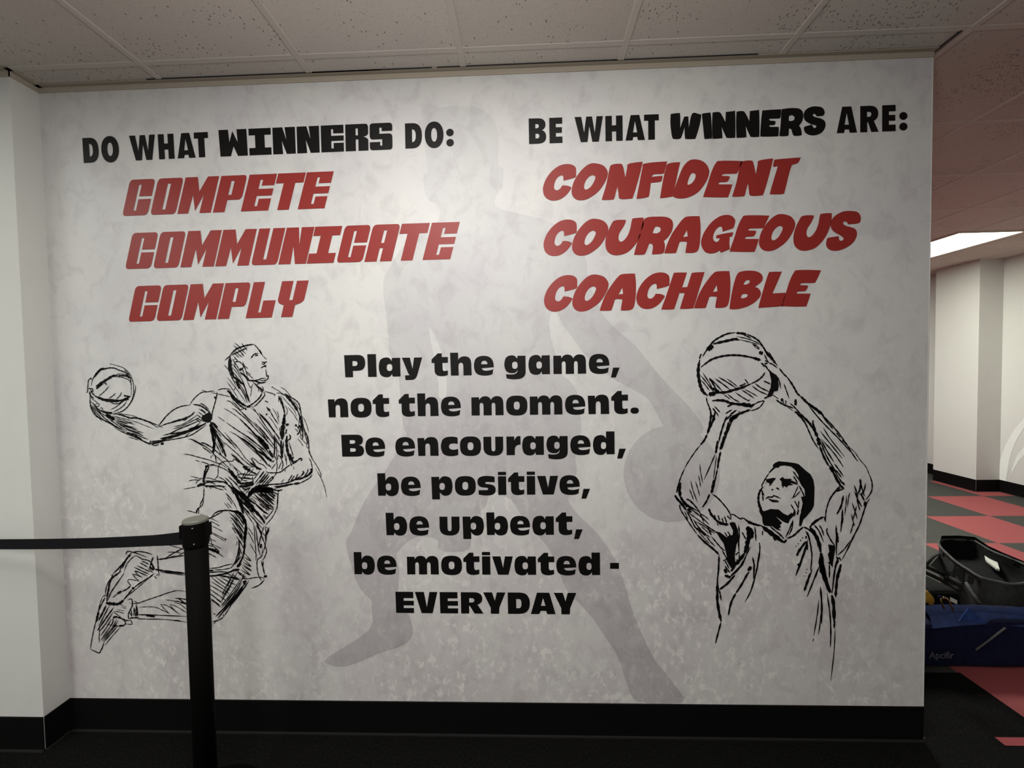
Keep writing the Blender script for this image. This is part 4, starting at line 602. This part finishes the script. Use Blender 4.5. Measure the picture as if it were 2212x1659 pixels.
RIGHT = {
'basketball': [((1490, 700), 7.9, '30:215,560 290,440 400,300 500,230 640,165 780,145/40:790,150 900,160 960,170/30:960,170 1080,220 1180,290 1250,390 1300,450/22:900,170 1050,245/44:400,340 520,310 680,275 780,255 850,275/80:300,440 340,410 400,370/16:800,210 960,245 1120,300 1230,370/14:850,265 1040,310 1170,350/1060,330 1130,400 1185,430/20:1080,340 1150,380 1190,425/26:165,600 180,540 205,510/56:170,610 150,720 145,850 165,980 190,1080 240,1170 310,1220/34:185,740 260,680 370,605 500,560 640,535 780,530 900,540 1060,570 1220,615/50:1080,575 1200,615/26:1285,820 1240,890 1160,960 1040,1020/44:1040,1020 900,1080 760,1120 600,1165 450,1165 330,1180/70:320,1200 440,1190/50:390,1090 500,1160/22:960,1010 840,1060/20:220,830 330,1000 410,1150/190,880 400,1150/18:200,960 340,1140/30:330,920 440,1090/22:330,915 450,1030 560,1150/430,930 690,1120/490,905 790,1090/16:630,930 820,1070/22:940,940 1000,1020/20:1060,1050 1180,1140 1340,1210/22:1110,1010 1220,1090 1350,1150/20:880,1120 1100,1265/16:930,1110 1160,1235/20:770,1160 900,1250 1000,1305 1020,1285/640,1190 750,1280 850,1330/16:580,1200 690,1285/24:1260,970 1380,1025/30:1270,1270 1330,1240')],
'left_arm': [((1490, 700), 7.9, '44:380,1310 480,1300 600,1310 700,1350 850,1370 1000,1400 1070,1400/60:860,1365 1060,1390/30:640,1410 720,1370/20:1040,1440 1130,1350 1250,1310 1260,1330 1190,1420 1080,1470 1030,1470/30:1020,1420 1100,1360/22:280,1240 300,1340 355,1480 350,1659/26:390,1440 430,1500 400,1659/22:360,1540 430,1620/18:420,1400 510,1505/390,1430 490,1570/16:610,1530 720,1460/20:690,1540 790,1470/40:1030,1460 900,1510 770,1560/60:780,1560 680,1640/30:720,1540 600,1640/20:830,1510 850,1490'),
 ((1440, 880), 7.54, '34:715,50 720,150 700,280 670,430/40:780,100 760,200 700,330 660,430/24:690,0 715,60/30:740,130 790,200/16:750,10 800,70 850,150/800,0 870,80/34:660,440 610,540 550,610/20:550,610 450,740 350,890 300,980/22:300,980 230,1140 190,1270 165,1390/50:225,1220 210,1330 225,1450/40:225,1450 290,1550 400,1640/34:130,1430 170,1490 240,1560 300,1640/30:980,140 930,270 880,430 850,560/60:1180,110 1080,180 1020,240/50:1010,240 990,360 940,460/24:1070,190 1020,330 960,480 900,680/40:940,460 900,600 870,690/36:880,720 850,850 830,1000/26:830,1000 800,1130 770,1280 740,1400/44:770,1180 750,1300 730,1400/40:835,540 815,650 800,750/20:790,760 720,930 610,1175/14:810,780 790,960 760,1180/16:540,920 555,1060 590,1240/520,1105 555,1300/470,1205 540,1445/390,1190 430,1350 505,1555/370,1325 440,1510/30:700,1410 650,1530 580,1630/20:740,1410 830,1470 920,1570 1000,1659/26:320,1495 380,1520 500,1640/22:210,1580 220,1659/20:960,100 1060,40/1060,110 1140,40'),
 ((1440, 1050), 8.295, '44:230,0 230,100 245,200/40:245,200 310,300 370,380/150,160 200,240 290,350 360,440/30:200,0 180,120/24:230,330 260,440 350,580 450,730 550,870/40:550,870 680,1000 850,1140 940,1230/24:350,240 430,270 520,370 590,470 640,580 670,670/26:300,300 420,370 560,450/24:370,360 500,460 640,570 760,690/18:610,490 760,600/26:350,430 420,560 500,720 560,790/18:320,450 380,600/20:390,480 520,570 680,690 800,770/60:380,400 430,480/24:470,580 560,720 660,830 780,920/40:520,750 600,800 700,890/20:520,630 700,740 860,850/18:620,720 760,850/20:710,890 780,990 870,1080/26:680,690 800,770 900,840/30:740,750 800,880/24:800,900 900,1020 980,1110 1050,1160/16:560,800 680,940 780,1040/26:780,150 640,385/24:810,140 920,220 1030,340 1130,480 1160,600/44:755,400 800,510 900,620/50:880,610 980,670 1110,690/24:850,510 880,590/920,520 950,620/990,570 1020,670/1030,540 1080,660/1080,530 1150,600/18:900,660 930,710/P:1120,660 1190,640 1230,660 1280,790 1290,980 1250,1050 1240,1120 1220,1250 1230,1350 1260,1390 1180,1500 1130,1430 1080,1280 1060,1170 1020,1030 950,930 880,810 960,830 1080,920 1120,880 1180,880 1190,800 1150,720/22:1040,830 1090,910/1090,810 1150,900')],
'right_arm': [((1490, 700), 7.9, 'P:1350,790 1480,870 1510,960 1520,1060 1500,1140 1440,1150 1400,1230 1310,1260 1340,1180 1380,1080 1390,960/22:1480,880 1530,980 1550,1100/60:1180,480 1250,505/40:1260,400 1330,520 1420,610 1460,680/16:1300,450 1390,570/22:1270,510 1320,620 1350,660/1350,660 1420,690 1495,750/26:1270,680 1330,665/1280,690 1340,780 1420,850/30:1220,660 1280,730/14:1420,600 1500,720/22:1280,625 1330,640/18:1340,470 1440,620/14:1400,1200 1520,1280'),
 ((1620, 760), 10.369, '34:650,360 760,500 850,580/44:830,560 920,690 1000,820 1060,930 1150,1010/56:1140,1000 1230,1090 1300,1160/60:1290,1150 1400,1230 1520,1310 1659,1430/22:1300,1190 1480,1400 1659,1620/26:760,710 810,850 880,1050/60:715,1040 720,1110/24:730,1080 760,1160/800,1080 805,1170/40:580,1070 680,1140 800,1200 980,1260/14:840,1240 970,1320/24:890,1150 980,1220 1060,1310/60:1020,1060 1020,1200/30:970,1200 1040,1290 1150,1400/44:1000,1340 1100,1390/50:1130,1390 1250,1510 1380,1640/30:1080,1390 1180,1500 1280,1659/36:1415,1530 1400,1640'),
 ((1700, 870), 7.54, '40:330,0 450,90 560,190/26:560,190 700,330 830,480 950,640/22:360,60 500,230 650,390 800,540 950,700 1030,800/20:570,210 700,370 750,430/800,490 870,570/30:900,600 990,700/14:990,700 1100,800 1190,930 1290,1050 1340,1170 1385,1290 1375,1440/22:970,670 1060,820 1155,960/40:150,150 230,240/24:220,240 300,340 360,470 430,620 520,760/34:200,190 320,280 420,420/50:420,330 450,450 500,560/60:500,560 530,700/36:530,700 600,880 680,1030/40:690,1020 790,1200 870,1340/24:540,620 640,860 760,1070 890,1310/60:700,1040 760,1130/24:550,600 660,800 765,965/20:560,590 740,790 850,940 920,1050/540,460 700,660 905,910/18:590,400 700,580 940,880/22:770,990 920,1200/790,1090 890,1220/34:850,1330 930,1400/22:890,1300 945,1345/18:915,1330 935,1295/26:870,1350 790,1440 710,1550 660,1659/18:880,1380 800,1440'),
 ((1700, 1030), 7.54, '22:870,140 780,240 700,360 650,500 630,620 630,740/24:610,650 620,720/34:600,650 480,710 390,780/22:930,190 800,240/24:770,0 860,130 930,190/20:840,20 940,140/34:920,300 880,480 810,610/16:970,300 940,630/1025,250 1000,350 985,490/26:1090,130 1140,270 1150,400 1190,550/34:1190,30 1200,150 1160,280/24:1180,60 1230,210 1260,320/22:1280,100 1250,240 1180,290/24:1100,230 1160,380 1220,490/30:1200,270 1260,390/22:1355,0 1385,100 1375,240 1280,380/50:1275,400 1270,480/26:1350,350 1290,450 1240,600 1180,780 1090,960 990,1170 890,1360/20:1040,1030 930,1180 820,1280/1060,420 1110,570 1145,690/1135,470 1100,600 1080,690/1050,600 1080,740 1105,800/1085,740 1030,930/26:905,520 895,700 875,900/34:900,600 900,760/26:800,780 805,1000 805,1280/36:810,900 830,1070/24:660,830 650,900 720,1040 780,1120/P:670,1100 780,1120 790,1160 750,1400 745,1480 700,1420 660,1400 690,1380 665,1260 690,1220/18:690,1400 685,1640/30:800,1290 830,1370 790,1460 765,1659/24:820,1340 850,1320 880,1370/44:880,1420 850,1540 820,1659')],
'head': [((1610, 980), 8.294, 'P:490,205 530,165 600,135 760,150 900,170 960,190 1080,300 1170,370 1220,470 1240,600 1235,800 1230,930 1190,1010 1100,1120 1040,1180 1000,1300 960,1290 975,1180 1010,1040 1030,900 1000,780 1070,760 1060,640 1000,560 960,480 950,380 890,290 820,230 700,210 620,220 600,250 540,250 430,350 420,330 500,240/22:430,340 370,430 320,520 295,570 325,610/40:310,600 270,660 240,740 235,840 250,940 290,1020/24:300,680 320,850/18:290,640 340,760/24:240,860 300,1030/P:360,460 510,430 550,440 500,500 460,560 420,585 440,540 390,510 350,545 380,500/P:610,455 670,415 700,450 830,450 820,480 930,540 900,550 800,520 860,560 770,570 740,605 690,575 680,620 650,570 650,500/26:465,650 500,640/550,620 580,620 605,650/365,815 400,780 480,775 520,755 640,805/P:400,800 470,820 580,835 605,870 490,870 440,840/P:250,960 330,1030 400,1010 450,990 600,1000 680,1070 770,1110 850,1070 880,1010 900,1080 800,1180 770,1250 700,1230 540,1120 660,1240 620,1280 640,1310 600,1340 650,1380 560,1360 480,1300 340,1290 310,1240 300,1130 250,1040/24:850,310 970,480/860,400 940,530/18:950,570 845,800/990,660 910,750 820,800/24:960,570 1020,680 1070,800/30:820,490 940,550/22:810,900 870,1000 900,1080/880,840 940,960/960,840 940,1000/30:1010,760 1040,900 1000,1040/950,1000 930,1100/26:1060,900 1000,1080 970,1250/24:840,1060 760,1120/30:880,1000 880,1120/24:850,1200 780,1380 720,1500/850,1180 840,1320 780,1460')],
'jersey': [((1610, 980), 8.294, '70:290,1290 420,1400 560,1500 690,1590/50:330,1310 480,1420 640,1540/24:430,1290 560,1400 660,1470/40:690,1600 740,1540/34:740,1520 860,1470 960,1380 1040,1310/20:600,1440 700,1530/22:310,1380 305,1460/34:40,1200 160,1260 290,1290/30:1040,1310 1140,1360 1240,1450/24:20,1180 60,1240/30:540,1560 500,1490/1150,1330 1200,1270 1327,1180/50:1180,1330 1260,1470 1327,1640/24:1240,1290 1327,1390/1090,1390 1140,1480 1160,1640/60:40,1300 60,1450 40,1640/50:100,1330 130,1430 110,1520/18:165,1300 190,1570/250,1590 260,1659'),
 ((1440, 1050), 8.295, '24:940,1230 930,1400 920,1560 915,1659/26:1290,690 1300,850 1290,1050 1300,1170/22:1300,1170 1230,1240/18:1300,1180 1295,1310 1240,1320/22:1150,510 1200,510 1290,570 1340,600/1310,580 1390,580 1440,640/90:1450,720 1480,850 1460,980/80:1450,960 1440,1080 1400,1200/60:1400,1200 1320,1310 1230,1420/30:1400,1300 1300,1460 1150,1600/40:1230,1420 1150,1530/24:1350,820 1420,960/20:1500,760 1550,880 1530,930/24:1510,1080 1420,1250 1360,1400 1220,1560 1110,1640/1580,730 1600,980/20:1010,1340 1100,1300/24:990,1140 1060,1270 1140,1440/1040,1430 1140,1560/60:1040,1480 1070,1560/50:1040,1600 1150,1640/24:1040,1330 1120,1480/40:1450,650 1659,710/26:1540,1270 1570,1400 1570,1500 1560,1659/24:1420,1640 1480,1530/50:1460,1520 1500,1450/18:1650,1200 1620,1450 1580,1659/40:900,1650 920,1640'),
 ((1700, 1030), 7.54, '60:380,830 460,940 520,1080 550,1230/44:550,1230 560,1400 610,1659/30:570,1240 600,1480 640,1659/22:440,780 520,880 595,1060/520,780 570,860 600,960/24:370,820 440,960/36:540,1280 550,1450 590,1640/22:300,880 350,980 390,1130 405,1300 380,1530/34:320,1050 330,1190/24:340,1020 300,1150 250,1300 190,1470 140,1610/40:310,1050 200,1200 160,1290/26:310,960 310,1010/18:410,1490 380,1600 350,1659/20:520,1460 455,1659/22:245,990 260,1000/210,1030 230,1045/175,1085 190,1095/140,1130 155,1130/320,1500 325,1515/305,1555 312,1565/275,1610 285,1620'),
 ((1520, 1160), 4.879, '30:145,430 145,560 145,680 170,830 185,890/18:185,890 150,1020 125,1120/16:165,560 185,670/18:162,190 150,430/24:165,555 250,490 330,400/16:590,60 590,160 560,340 500,560 435,685/22:470,370 400,500 340,590/340,590 290,690 260,825/34:480,350 500,310/16:515,210 530,300 525,440/12:1120,60 1140,200 1130,350/16:1090,80 1030,260 970,410/34:990,300 1010,290/26:1125,380 1090,480 1060,570/16:1220,300 1150,480 1090,630/46:1230,200 1240,330 1280,440 1330,590/18:1260,260 1300,470 1350,590/16:1300,590 1330,800 1340,1000 1335,1165/36:1350,610 1370,720 1375,900/20:1380,880 1375,960/11:1385,960 1375,1200 1340,1515/20:1230,520 1245,720 1240,915/12:1215,665 1160,1040/1240,780 1210,1030/9:1160,1070 1150,1100/18:1410,230 1380,360 1355,590/28:1445,290 1410,420 1395,560 1390,635/15:1325,290 1325,430')]}
for parts, name, foot, lab in ((LEFT, 'wall_sketch', (450, 1400), 'black ink sketch of a leaping basketball player holding a ball out behind the post'),
                               (RIGHT, 'wall_sketch', (1680, 1470), 'black ink sketch of a basketball player shooting a ball overhead, right side of mural')):
    t = thing(name, wall_pt(*foot), lab, 'wall drawing', 'basketball player sketches on the mural wall')
    for part, blocks in parts.items():
        f = Flat(Y_PRINT-0.0002)
        for org, k, txt in blocks: ink(f, org, k, txt)
        f.build(part, M_INK, t)

# pale arcs of another print on the far right wall
f = Flat(plane=(0, XR-0.002))
def c4(s): return [(1960+x/2.514, 440+y/2.514) for x, y in catmull(P(s), True, 4)]
f.fill([c4('650,1150c 633,1165 575,1235 525,1330 500,1420 494,1497c 537,1508c 545,1450 560,1370 590,1290 633,1218 650,1200c')])
f.fill([c4('650,1305c 633,1320 595,1370 572,1430 562,1475c 585,1430 610,1390 650,1350c')])
tag(f.build('wall_arc_print', M_SWOOSH), 'pale curved arc print low on the far right wall beyond the pilaster', 'wall drawing')

# ------------------------------------------------------------------ outlet plate half hidden behind the post
t = thing('wall_outlet', (-1.375, 0, 0.515), 'ivory wall outlet plate partly hidden behind the black stanchion post', 'outlet')
boxobj('cover_plate', (-1.410, -0.007, 0.457), (-1.336, 0.0, 0.573), M_WHITEP, t, 0.0022)
for z in (0.490, 0.540):
    s_ = boxobj('socket', (-1.390, -0.0085, z-0.014), (-1.356, -0.0065, z+0.014), M_WHITEP, t, 0.001)
    bm = bmesh.new(); box(bm, (-1.381, -0.0092, z-0.004), (-1.379, -0.0083, z+0.006)); box(bm, (-1.367, -0.0092, z-0.004), (-1.365, -0.0083, z+0.006)); bmobj('slot', bm, M_SLOT, s_)

# ------------------------------------------------------------------ retractable-belt stanchions
PY = -D+1.38
def stanchion(px, label):
    t = thing('stanchion', (px, PY, 0), label, 'stanchion post')
    bm = bmesh.new(); lathe(bm, (px, PY), [(0.17, 0.0), (0.175, 0.006), (0.172, 0.014), (0.06, 0.03), (0.036, 0.034)], 48); bmobj('base', bm, M_POST, t, True)
    bm = bmesh.new(); lathe(bm, (px, PY), [(0.0335, 0.030), (0.0335, 0.955)], 40); bmobj('post', bm, M_POST, t, True)
    bm = bmesh.new(); lathe(bm, (px, PY), [(0.0335, 0.935), (0.0375, 0.945), (0.0375, 1.012), (0.0365, 1.020)], 40)
    for a in (0, 90, 180):
        c, s = math.cos(math.radians(a+8)), math.sin(math.radians(a+8))
        b2 = bmesh.new(); box(b2, (0.034, -0.016, 0.968), (0.043, 0.016, 1.012), 0.002)
        for v in b2.verts: v.co = Vector((px+v.co.x*c-v.co.y*s, PY+v.co.x*s+v.co.y*c, v.co.z))
        me = bpy.data.meshes.new('t'); b2.to_mesh(me); b2.free(); bm.from_mesh(me); bpy.data.meshes.remove(me)
    head = bmobj('belt_housing', bm, M_POST, t)
    bm = bmesh.new(); lathe(bm, (px, PY), [(0.0365, 1.018), (0.0368, 1.026), (0.034, 1.030)], 40); bmobj('cap', bm, M_CAP, t)['label'] = 'dusty grey round cap'
    for z, a in ((1.008, -64), (0.955, -60)):
        c, s = math.cos(math.radians(a)), math.sin(math.radians(a)); r = 0.0376 if z > 0.96 else 0.0372
        bm = bmesh.new(); bmesh.ops.create_icosphere(bm, subdivisions=2, radius=0.0024)
        for v in bm.verts: v.co += Vector((px+r*c, PY+r*s, z))
        bmobj('rivet', bm, M_RIVET, head)
    return t
post = stanchion(-1.122, 'black stanchion post with a retractable belt, standing in front of the leaping player sketch')
# the belt runs off to the left and hooks into a clip on the front of the wall stub
BX, BY, EX, EY = -1.158, PY, -2.75, -0.104
def belt_pt(px, py):
    d = RT*((px-1106)/F_PX) - UPV*((py-829.5)/F_PX) + FWD; nrm = Vector((EY-BY, -(EX-BX), 0))
    return CAM + d*((Vector((BX, BY, 0))-CAM).dot(nrm)/d.dot(nrm))
mid = [belt_pt(*p) for p in catmull([(397, 1162.5), (350, 1166.6), (300, 1169.4), (250, 1171.6), (200, 1173.4), (100, 1175.2), (0, 1175.8)], False, 5)]
zl = mid[-1].z
mid += [Vector((mid[-1].x+(EX-mid[-1].x)*u, mid[-1].y+(EY-mid[-1].y)*u, zl+0.004*u*u)) for u in (0.2, 0.4, 0.6, 0.8, 1.0)]
vs = []; n = len(mid)-1
for i, p in enumerate(mid):
    hw = 0.0188+0.0035*max(0, 1-i/7)
    for yy, zz in ((-0.0009, hw), (0.0009, hw), (0.0009, -hw), (-0.0009, -hw)): vs.append((p.x, p.y+yy, p.z+zz))
fs = [(4*i+k, 4*i+(k+1) % 4, 4*i+4+(k+1) % 4, 4*i+4+k) for i in range(n) for k in range(4)]+[(0, 1, 2, 3), (4*n+3, 4*n+2, 4*n+1, 4*n)]
mesh('belt', vs, fs, M_BELT, post)
boxobj('belt_end', (EX-0.02, EY-0.012, zl-0.024), (EX+0.012, -0.1005, zl+0.032), M_POST, post, 0.002)

# ------------------------------------------------------------------ bags on the floor past the end of the wall
def softbox(name, lo, hi, m, parent, bevel, amp, seed, warp=None):
    bm = bmesh.new(); box(bm, lo, hi, bevel, 3)
    bmesh.ops.subdivide_edges(bm, edges=bm.edges[:], cuts=5, use_grid_fill=True)
    from mathutils import noise
    for v in bm.verts:
        d = Vector(noise.noise_vector(v.co*5+Vector((seed, 0, 0))))*amp
        v.co += d
        if warp: warp(v)
        v.co.z = max(v.co.z, lo[2])
    return bmobj(name, bm, m, parent, True)
t = thing('duffel_bag', (2.25, 0.5, 0), 'long low blue bag with grey lettering lying on the floor past the wall end', 'bag')
def lean(v):
    if v.co.z > 0.12: v.co.y += (v.co.z-0.12)*0.25
    v.co.z += 0.018*math.sin(v.co.x*6.0)*(v.co.z > 0.15)
softbox('body', (1.70, 0.405, 0.004), (2.95, 0.555, 0.222), M_NAVY, t, 0.03, 0.012, 1, lean)
bm = bmesh.new()   # lighter flap lying over the top edge
rowsf = [[(1.98, 2.12, 2.28, 2.45, 2.65, 2.9), 0.418, 0.212], [(2.0, 2.13, 2.28, 2.45, 2.65, 2.9), 0.455, 0.252], [(2.03, 2.14, 2.28, 2.45, 2.65, 2.9), 0.53, 0.250], [(2.05, 2.15, 2.28, 2.45, 2.65, 2.9), 0.575, 0.222]]
gv = [[bm.verts.new((x, y+0.01*math.sin(x*9), z+0.008*math.sin(x*13+y*9))) for x in xs] for xs, y, z in rowsf]
for a, b in zip(gv, gv[1:]):
    for i in range(5): bm.faces.new((a[i], a[i+1], b[i+1], b[i]))
bmesh.ops.solidify(bm, geom=bm.faces[:], thickness=0.006)
bmobj('flap', bm, M_BLUE, t, True)['label'] = 'brighter blue top flap'
def c9(x, y, yy): return at(1985+x/9.744, 1290+y/9.744, 1, yy)
f3 = [c9(850, 510, 0.384), c9(1050, 230, 0.386), c9(1440, 560, 0.384)]
mesh('panel', [*f3, *[v+Vector((0, 0.006, 0)) for v in f3]], [(0, 1, 2), (5, 4, 3), (0, 3, 4, 1), (1, 4, 5, 2), (2, 5, 3, 0)], M_LBLUE, t)['label'] = 'light blue triangular panel'
bm = bmesh.new(); tube(bm, [c9(1200, 1110, 0.385), c9(1500, 890, 0.387), c9(1820, 650, 0.39)], 0.0042); bmobj('rod', bm, M_ROD, t)['label'] = 'thin grey diagonal rod'
cu = bpy.data.curves.new('t', 'FONT'); cu.body = 'Apcifir'; cu.size = 0.046; cu.extrude = 0.0006; cu.resolution_u = 4; cu.space_character = 0.95
co = bpy.data.objects.new('t', cu); COL.objects.link(co); bpy.context.view_layer.update()
me = bpy.data.meshes.new_from_object(co.evaluated_get(bpy.context.evaluated_depsgraph_get())); bpy.data.objects.remove(co)
p0 = c9(215, 1285, 0.386); p1 = c9(735, 1275, 0.386); wx = max(v.co.x for v in me.vertices); sx = (p1-p0).x/wx
me.transform(Matrix.Translation(p0) @ Matrix.Diagonal((sx, 1, 1, 1)) @ Matrix.Rotation(math.pi/2, 4, 'X')); me.materials.clear()
link('lettering', me, M_TEXT, t)['label'] = 'small grey lettering'
# brass snap hook and leather pull on the bag's left end
t = thing('snap_hook', (2.02, 0.40, 0.33), 'brass snap hook hanging at the left end of the blue bag', 'hook')
bm = bmesh.new(); tube(bm, [c9(530, 250, 0.41), c9(470, 90, 0.41), c9(460, 30, 0.41), c9(520, 5, 0.41), c9(600, 40, 0.41), c9(650, 110, 0.41), c9(725, 280, 0.41)], 0.0042); bmobj('hook', bm, M_GOLD, t, True)
bm = bmesh.new(); tube(bm, [c9(425, -10, 0.415), c9(520, 20, 0.415), c9(600, 55, 0.415)], 0.008); bmobj('strap', bm, M_NAVY, t, True)
bm = bmesh.new(); bmesh.ops.create_icosphere(bm, subdivisions=3, radius=1.0)
c0 = c9(150, 5, 0.43)
for v in bm.verts: v.co = Vector((c0.x+v.co.x*0.032+v.co.z*-0.012, c0.y+v.co.y*0.025, c0.z+v.co.z*0.034*(1+0.2*math.sin(v.co.x*5))))
tag(bmobj('work_glove', bm, M_YELLOW, None, True), 'crumpled yellow leather glove on the blue bag beside the wall edge', 'glove')
lo = c9(740, 80, 0.46)
tg = bmesh.new(); box(tg, (lo.x-0.016, lo.y, lo.z-0.010), (lo.x+0.016, lo.y+0.004, lo.z+0.010), 0.001)
for v in tg.verts: v.co.z -= (v.co.x-lo.x)*0.5
tag(bmobj('paper_tag', tg, M_TAG), 'small pale tag just right of the brass snap hook', 'tag')
# open grey and black bag behind
def a5p(x, y, z): return at(1985+x/9.744, 1150+y/9.744, 2, z)
ZR = 0.30
rim = [a5p(*p, ZR) for p in ((480, 170), (850, 165), (1180, 195), (1480, 380), (1760, 500), (2250, 700), (2400, 980), (2250, 1080), (1950, 1110), (1640, 1050), (1300, 965), (1050, 810), (800, 650), (600, 470), (430, 290))]
rc = sum(rim, Vector())/len(rim)
t = thing('gym_bag', (rc.x, rc.y, 0), 'open grey and black gym bag standing behind the blue bag', 'bag')
rl = [(p.x, p.y) for p in catmull([(p.x, p.y) for p in rim], True, 4) for p in [Vector((p[0], p[1]))]]
def ring(bm, k, z, bulge=0.0): return [bm.verts.new((rc.x+(x-rc.x)*k, rc.y+(y-rc.y)*k, z+0.008*math.sin(i*0.9)*(z > 0.1))) for i, (x, y) in enumerate(rl)]
def skin(bm, rings, cap=True):
    for a, b in zip(rings, rings[1:]):
        n = len(a)
        for i in range(n): bm.faces.new((a[i], a[(i+1) % n], b[(i+1) % n], b[i]))
    if cap: bm.faces.new(rings[0])
bm = bmesh.new(); skin(bm, [ring(bm, k, z) for k, z in ((0.82, 0.004), (0.93, 0.03), (0.985, 0.10), (1.01, 0.18), (1.0, 0.25), (0.985, ZR))]); bmobj('shell', bm, M_GREYBAG, t, True)
bm = bmesh.new(); skin(bm, [ring(bm, k, z) for k, z in ((0.80, ZR-0.11), (0.93, ZR-0.10), (0.955, ZR-0.05), (0.965, ZR-0.002))]); bmobj('lining', bm, M_BLACKBAG, t, True)['label'] = 'black inside lining'
bm = bmesh.new(); tube(bm, [(x, y, ZR+0.004) for x, y in rl[::2]], 0.0075, 8, True); bmobj('piping', bm, M_PIPING, t, True)['label'] = 'pale grey rim piping'
# black flap standing up along the far side of the opening
bm = bmesh.new(); back = [rim[i] for i in (14, 0, 1, 2, 3, 4, 5)]
lowv = [bm.verts.new((p.x, p.y, ZR-0.03)) for p in back]; upv = [bm.verts.new((p.x+0.004, p.y+0.006, ZR+h)) for p, h in zip(back, (0.012, 0.03, 0.03, 0.03, 0.025, 0.022, 0.02))]
for i in range(6): bm.faces.new((lowv[i], lowv[i+1], upv[i+1], upv[i]))
bmesh.ops.solidify(bm, geom=bm.faces[:], thickness=0.008); bmobj('collar', bm, M_BLACKBAG, t, True)
# mesh pockets and straps on the side towards the camera
softbox('side_pouch', (1.90, 0.70, 0.004), (2.42, 0.93, 0.235), M_BLACKBAG, t, 0.04, 0.012, 4)
from mathutils.bvhtree import BVHTree
bv, bp = [], []
for o in t.children:
    if o.name.split('.')[0] in ('shell', 'side_pouch'):
        k = len(bv); bv += [o.matrix_world @ v.co for v in o.data.vertices] if o.parent is None else [v.co.copy() for v in o.data.vertices]
        bp += [tuple(k+i for i in p.vertices) for p in o.data.polygons]
SKIN = BVHTree.FromPolygons(bv, bp)
def on_bag(x, y, off=0.006):
    px, py = 1985+x/9.744, 1150+y/9.744
    d = (RT*((px-1106)/F_PX) - UPV*((py-829.5)/F_PX) + FWD).normalized()
    h = SKIN.ray_cast(CAM, d)
    return (h[0] if h[0] is not None else at(px, py, 1, 0.95)) - d*off
def panel(name, pts, m):
    q = [on_bag(*p) for p in pts]; d = (sum(q, Vector())/len(q)-CAM).normalized(); q2 = [v+d*0.008 for v in q]; n = len(q)
    return mesh(name, q+q2, [tuple(range(n)), tuple(range(2*n-1, n-1, -1))]+[(i, i+n, (i+1) % n+n, (i+1) % n) for i in range(n)], m, t)
panel('pocket', ((230, 700), (420, 490), (520, 480), (780, 690), (700, 930), (640, 920)), M_BLACKBAG)
panel('pocket', ((740, 830), (800, 745), (950, 810), (930, 1070), (700, 950)), M_BLACKBAG)
panel('pocket', ((1040, 910), (1300, 1020), (1290, 1130), (1010, 1040)), M_BLACKBAG)
def strap(r, m, *pts):
    bm = bmesh.new(); tube(bm, [on_bag(*p, r*0.6) for p in pts], r); return bmobj('strap', bm, m, t, True)
strap(0.012, M_GREYBAG, (-60, 620), (130, 710), (320, 795), (500, 880), (700, 980), (900, 1090))
strap(0.011, M_GREYBAG, (-60, 760), (130, 840), (320, 930), (500, 1020), (680, 1110), (850, 1200))
strap(0.008, M_GREYBAG, (170, 680), (230, 600), (300, 520), (420, 440), (520, 460))
strap(0.010, M_PIPING, (1000, 1060), (1080, 1200), (1180, 1350), (1290, 1500))
q = [a5p(*p, ZR-0.06) for p in ((1380, 520), (1460, 510), (1650, 660), (1700, 820), (1640, 800), (1410, 620))]
card = bmesh.new(); va = [card.verts.new(p) for p in q]; vb = [card.verts.new(p+Vector((0, 0, 0.012))) for p in q]; n = len(q)
card.faces.new(va[::-1]); card.faces.new(vb)
for i in range(n): card.faces.new((va[i], va[(i+1) % n], vb[(i+1) % n], vb[i]))
tag(bmobj('paper_box', card, M_TAG), 'small pale box lying inside the open gym bag', 'box')
